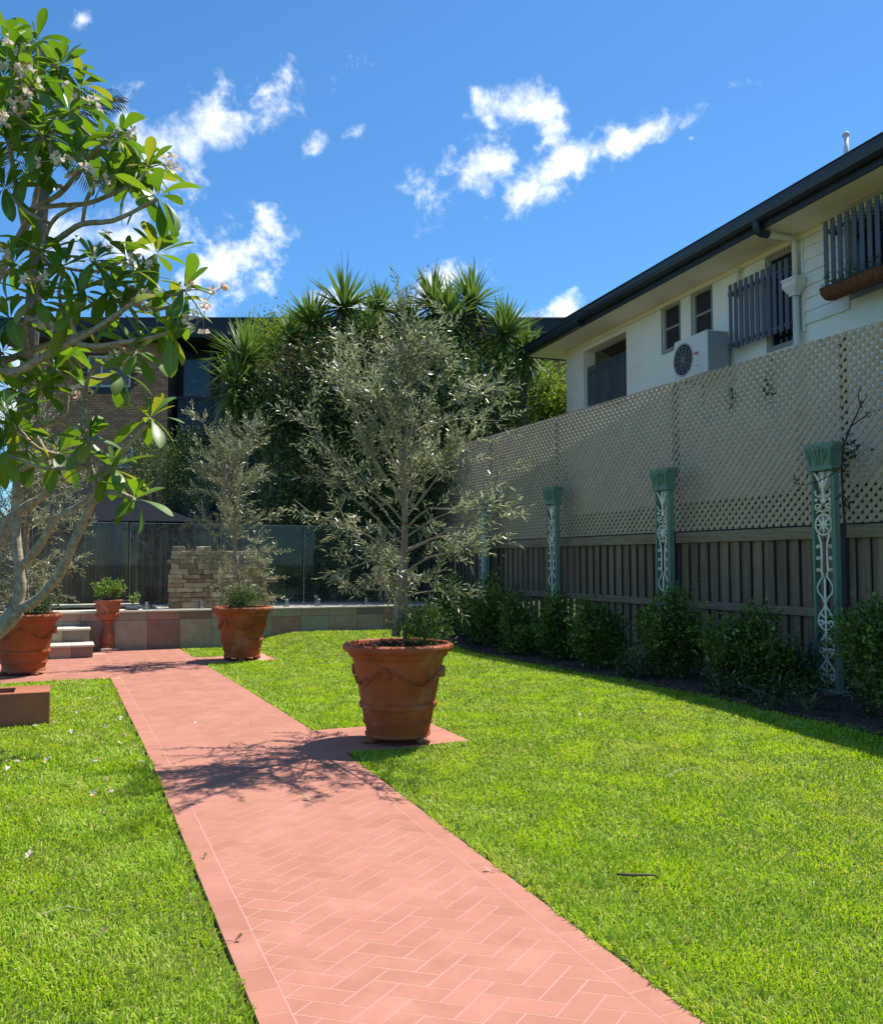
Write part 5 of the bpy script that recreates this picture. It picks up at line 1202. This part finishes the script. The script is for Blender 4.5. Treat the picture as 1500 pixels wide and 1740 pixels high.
mxr = N(t, 'ShaderNodeMix', data_type='RGBA'); src = b_.inputs['Base Color'].links[0].from_socket; LK(t, rr_.outputs[0], mxr.inputs[0]); LK(t, src, mxr.inputs[6]); mxr.inputs[7].default_value = (.34, .40, .10, 1); LK(t, mxr.outputs[2], b_.inputs['Base Color'])
def with_rib(me, rib): a = me.attributes.new('rib', 'FLOAT', 'POINT'); a.data.foreach_set('value', rib); me.polygons.foreach_set('use_smooth', [True]*len(me.polygons)); return me
LM = [with_rib(raw_mesh('leaf', V, F, m_fl, 4), r) for V, F, r in LV]
allv = []
for c, ax in rosettes:
    n = int(rg.integers(13, 18)); x0 = ax.orthogonal().normalized(); y0 = ax.cross(x0); a0 = rg.uniform(0, 6.28)
    for k in range(n):
        u = k/(n-1); az = a0+k*2.39996+rg.normal()*.2; el = R_(76-112*u**1.15+rg.normal()*10)       # inner leaves upright, outer ones hang
        rad = x0*math.cos(az)+y0*math.sin(az); d = (rad*math.cos(el)+ax*math.sin(el)); 
        if u > .5: d.z -= .22*(u-.4)
        d.normalize(); up = ax*math.cos(el)-rad*math.sin(el); s = up.cross(d).normalized(); up = d.cross(s)
        sc_ = rg.uniform(.72, 1.02)*(.62+.38*min(1, u*2.6)); iv = 4 if u < .15 else int(rg.integers(0, 6))
        o = c+rad*.012+ax*(.03*(1-u))
        Mx = Matrix(((d.x, s.x, up.x, o.x), (d.y, s.y, up.y, o.y), (d.z, s.z, up.z, o.z), (0, 0, 0, 1))) @ Matrix.Scale(sc_, 4)
        w_ = base+o; v = np.array(w_)-cC; dz = v @ cF; px = 750+FPX*(v @ cR)/dz
        allv.append((dz if px > -40 else 99, iv, Mx))
allv.sort(key=lambda q: q[0])
crown = link('crown', None, frang)
for _, iv, Mx in allv[:300]: link('leaf', LM[iv], crown, M=Mx)
VV = []; FF = []; RB = []; off = 0
for _, iv, Mx in allv[300:]:
    V, F, r = LV[iv]; A = np.array(Mx); VV.append(V @ A[:3, :3].T+A[:3, 3]); FF.append(F+off); RB.append(r); off += len(V)
link('inner_leaves', with_rib(raw_mesh('inner_leaves', np.concatenate(VV), np.concatenate(FF), m_fl, 4), np.concatenate(RB)), crown, kind='stuff')
print('frangipani leaves', len(allv))
# flowers: five-petalled, in loose heads on short stalks
m_pet = leafmat('frangipani petal', (.86, .76, .62), (.86, .70, .60), (.82, .32, .22), trans=.3, rough=.6, spec=.2, pmix=.2)
m_throat = M_('yellow throat', (.8, .45, .06), scale=5, rough=.7)
def flower_into(Ps, Ds, c, ax, r, rng):
    x0 = ax.orthogonal().normalized(); y0 = ax.cross(x0)
    for k in range(5): a = k*1.2566+rng.uniform(-.1, .1); Ps.append(c); Ds.append(x0*math.cos(a)+y0*math.sin(a)+ax*.35)
for (x, y, d) in FLO:
    c = at(x, y, d)-base; Ps = []; Ds = []; b = MB(); nn = min(rosettes, key=lambda r: (r[0]-c).length)[0]
    b.tube([nn, nn.lerp(c, .6)+Vector((0, 0, .02)), c], [.006, .005, .004], 5)
    for k in range(5):
        q = c+Vector(rg.normal(size=3))*.055; ax = (q-c+Vector((0, -.3, .3))*.1).normalized(); flower_into(Ps, Ds, q, ax, .03, rg); b.tube([c, q], .003, 4)
    st2 = b.build('flower_stalk', m_fbark, frang); n = len(Ps)
    link('flowers', leaf_mesh('flowers', np.array([tuple(p) for p in Ps]), np.array([tuple(p) for p in Ds]), .055, .042, m_pet, rg, fold=.15), st2, kind='stuff')
# ================================================================== small things on the ground
rg = np.random.default_rng(66)
fm = []
for v in range(4):
    Ps = []; Ds = []; flower_into(Ps, Ds, Vector((0, 0, .0)), (Vector((0, 0, 1))+Vector(rg.normal(size=3))*.35).normalized(), .04, rg)
    fm.append(leaf_mesh('fallen_flower', np.array([tuple(p) for p in Ps]), np.array([tuple(p) for p in Ds]), .038, .024, m_pet, rg, fold=.15))
m_wilt = leafmat('wilted petal', (.34, .19, .08), (.55, .42, .25), trans=.2, rough=.8); fw = []
for v in range(2): me = fm[v].copy(); me.materials.clear(); me.materials.append(m_wilt); fw.append(me)
FF_ = [(12,1312),(160,1300),(165,1297),(157,1355),(181,1330),(188,1352),(85,1294),(75,1298),(203,1268),(165,1252),(95,1232),(148,1172),(170,1178),(152,1190),(195,1200),(228,1272),(240,1300),(62,1290),(50,1460),(178,1388),(28,1300),(130,1215),(205,1225),(180,1240),(8,1300),(60,1238),(120,1248),(212,1255),(140,1165),(176,1170)]
for i, (x, y) in enumerate(FF_):
    p = onground(x, y); p.z += .022; wl = i % 5 == 4
    o = link('fallen_flower', (fw[i % 2] if wl else fm[i % 4]), M=Matrix.Translation(p) @ Matrix.Rotation(i*1.7, 4, 'Z') @ Matrix.Rotation(.3, 4, 'X') @ Matrix.Scale(.66 if not wl else .6, 4))
    tag(o, 'wilted brown frangipani flower fallen on the left lawn' if wl else 'pale fallen frangipani flower lying on the left lawn', 'flower', 'wilted fallen flowers' if wl else 'fallen flowers')
m_dry = M_('dry leaf', (.30, .19, .09), (.16, .09, .045), scale=30, rough=.85)
def dry_leaf(x, y, s, rot, label, mat=None, lift=.004):
    p = onground(x, y); b = MB(); V, F, _ = leaf_shape(.06*s, .024*s, -.9, .5, .3); b.add(V, [tuple(f) for f in F]); b.tube([(0, 0, .003), (-.03*s, .006, .008)], .0018, 4)
    o = b.build('dry_leaf', mat or m_dry, smooth=True); o.matrix_world = Matrix.Translation(p+Vector((0, 0, lift))) @ Matrix.Rotation(rot, 4, 'Z'); tag(o, label, 'leaf', 'dry leaves')
dry_leaf(530, 1362, 1.0, 2.2, 'curled tan dry leaf in the middle of the red path', M_('tan leaf', (.5, .36, .2), (.3, .18, .09), scale=30, rough=.85))
dry_leaf(424, 1336, .7, .4, 'small green-brown leaf on the path near the tree shadow', M_('green brown leaf', (.16, .18, .06), scale=30, rough=.8))
dry_leaf(345, 1461, .6, 1.0, 'tiny dark leaf on the left border tiles, upper one'); dry_leaf(395, 1603, .75, .2, 'small dark curled leaf on the left border tiles, lower one')
dry_leaf(428, 1233, .6, 2, 'small dark leaf far up the path at centre'); dry_leaf(388, 1271, .5, 1, 'tiny dark leaf on the path left of the near pot'); dry_leaf(330, 1231, .6, 1, 'pale speck of a leaf on the path beside the far lawn', m_pet)
dry_leaf(835, 1482, .7, 2.5, 'pale crumpled leaf on the right border tiles', M_('pale leaf', (.55, .5, .38), scale=20, rough=.9)); dry_leaf(983, 1224, .9, .7, 'tan leaf lying on the sunny right lawn', M_('tan leaf b', (.6, .5, .25), scale=20, rough=.9), .035)
dry_leaf(885, 1211, .8, 2.7, 'dark thin leaf on the lawn right of the near pot', None, .035); dry_leaf(165, 1606, .8, .5, 'small brown leaf in the left foreground lawn', None, .03)
p = onground(1085, 1503); b = MB(); b.tube([(-.09, .03, .035), (-.03, .0, .04), (.04, -.015, .045), (.075, -.005, .04), (.08, -.02, .03)], [.006, .007, .006, .005, .003], 6)
o = b.build('twig', M_('twig', (.14, .10, .07), scale=30, rough=.9), smooth=True); o.location = p; o.rotation_euler = (0, 0, -YAW+.05); tag(o, 'short dark stick lying on the right lawn', 'stick')
for (x0, y0, x1, y1, lab) in ((70, 1570, 155, 1560, 'long pale dry grass stem on the left foreground lawn'), (1130, 1330, 1190, 1312, 'pale dry grass stem on the right lawn, mid distance')):
    a, c = onground(x0, y0), onground(x1, y1); b = MB(); m = (a+c)/2; up = Vector((0, 0, .045)); b.tube([a-m+up*.8, Vector((0, 0, .055)), c-m+up*.6], [.0016, .002, .0012], 4); o = b.build('grass_stem', M_('straw', (.6, .58, .35), scale=9, rough=.8)); o.location = m; tag(o, lab, 'grass stem', 'dry grass stems')
# grey shoes-like bundle left on the coping by the glass
p = at(225, 1033, 17.0); p = atY(225, 1034, WY+.15); root = empty('folded_cloth', (p.x, WY+.13, DZ+.001), .2, label='small grey-blue folded cloth on the terrace coping', cat='cloth')
b = MB(); b.sphere((0, 0, .03), (.14, .07, .03), 12, 6); b.sphere((.08, .01, .05), (.09, .06, .03), 10, 6); b.sphere((-.07, -.01, .045), (.07, .05, .022), 10, 6); b.v = [(x, y, max(z, 0)+.006*math.sin(x*60)*math.cos(y*50)) for x, y, z in b.v]; b.build('cloth', M_('grey cloth', (.16, .17, .20), (.10, .105, .125), scale=20, rough=.95), root, smooth=True)
# neighbour's ground and pool-side light
b = MB(); b.box(7.9, 9.3, -4, 22, -.03, .02); b.build('side_yard', M_('concrete yard', (.55, .52, .47), (.48, .45, .40), scale=3, rough=.9), kind='structure')
p = atY(536, 1012, WY+.2); b = MB(); b.tube([(0, 0, 0), (0, 0, .16)], .012, 8); b.tube([(0, 0, .16), (0, 0, .20)], [.028, .035], 10); o = b.build('garden_light', m_steel, smooth=True); o.location = (p.x, WY+.16, DZ); tag(o, 'small metal garden light on the terrace edge', 'garden light')
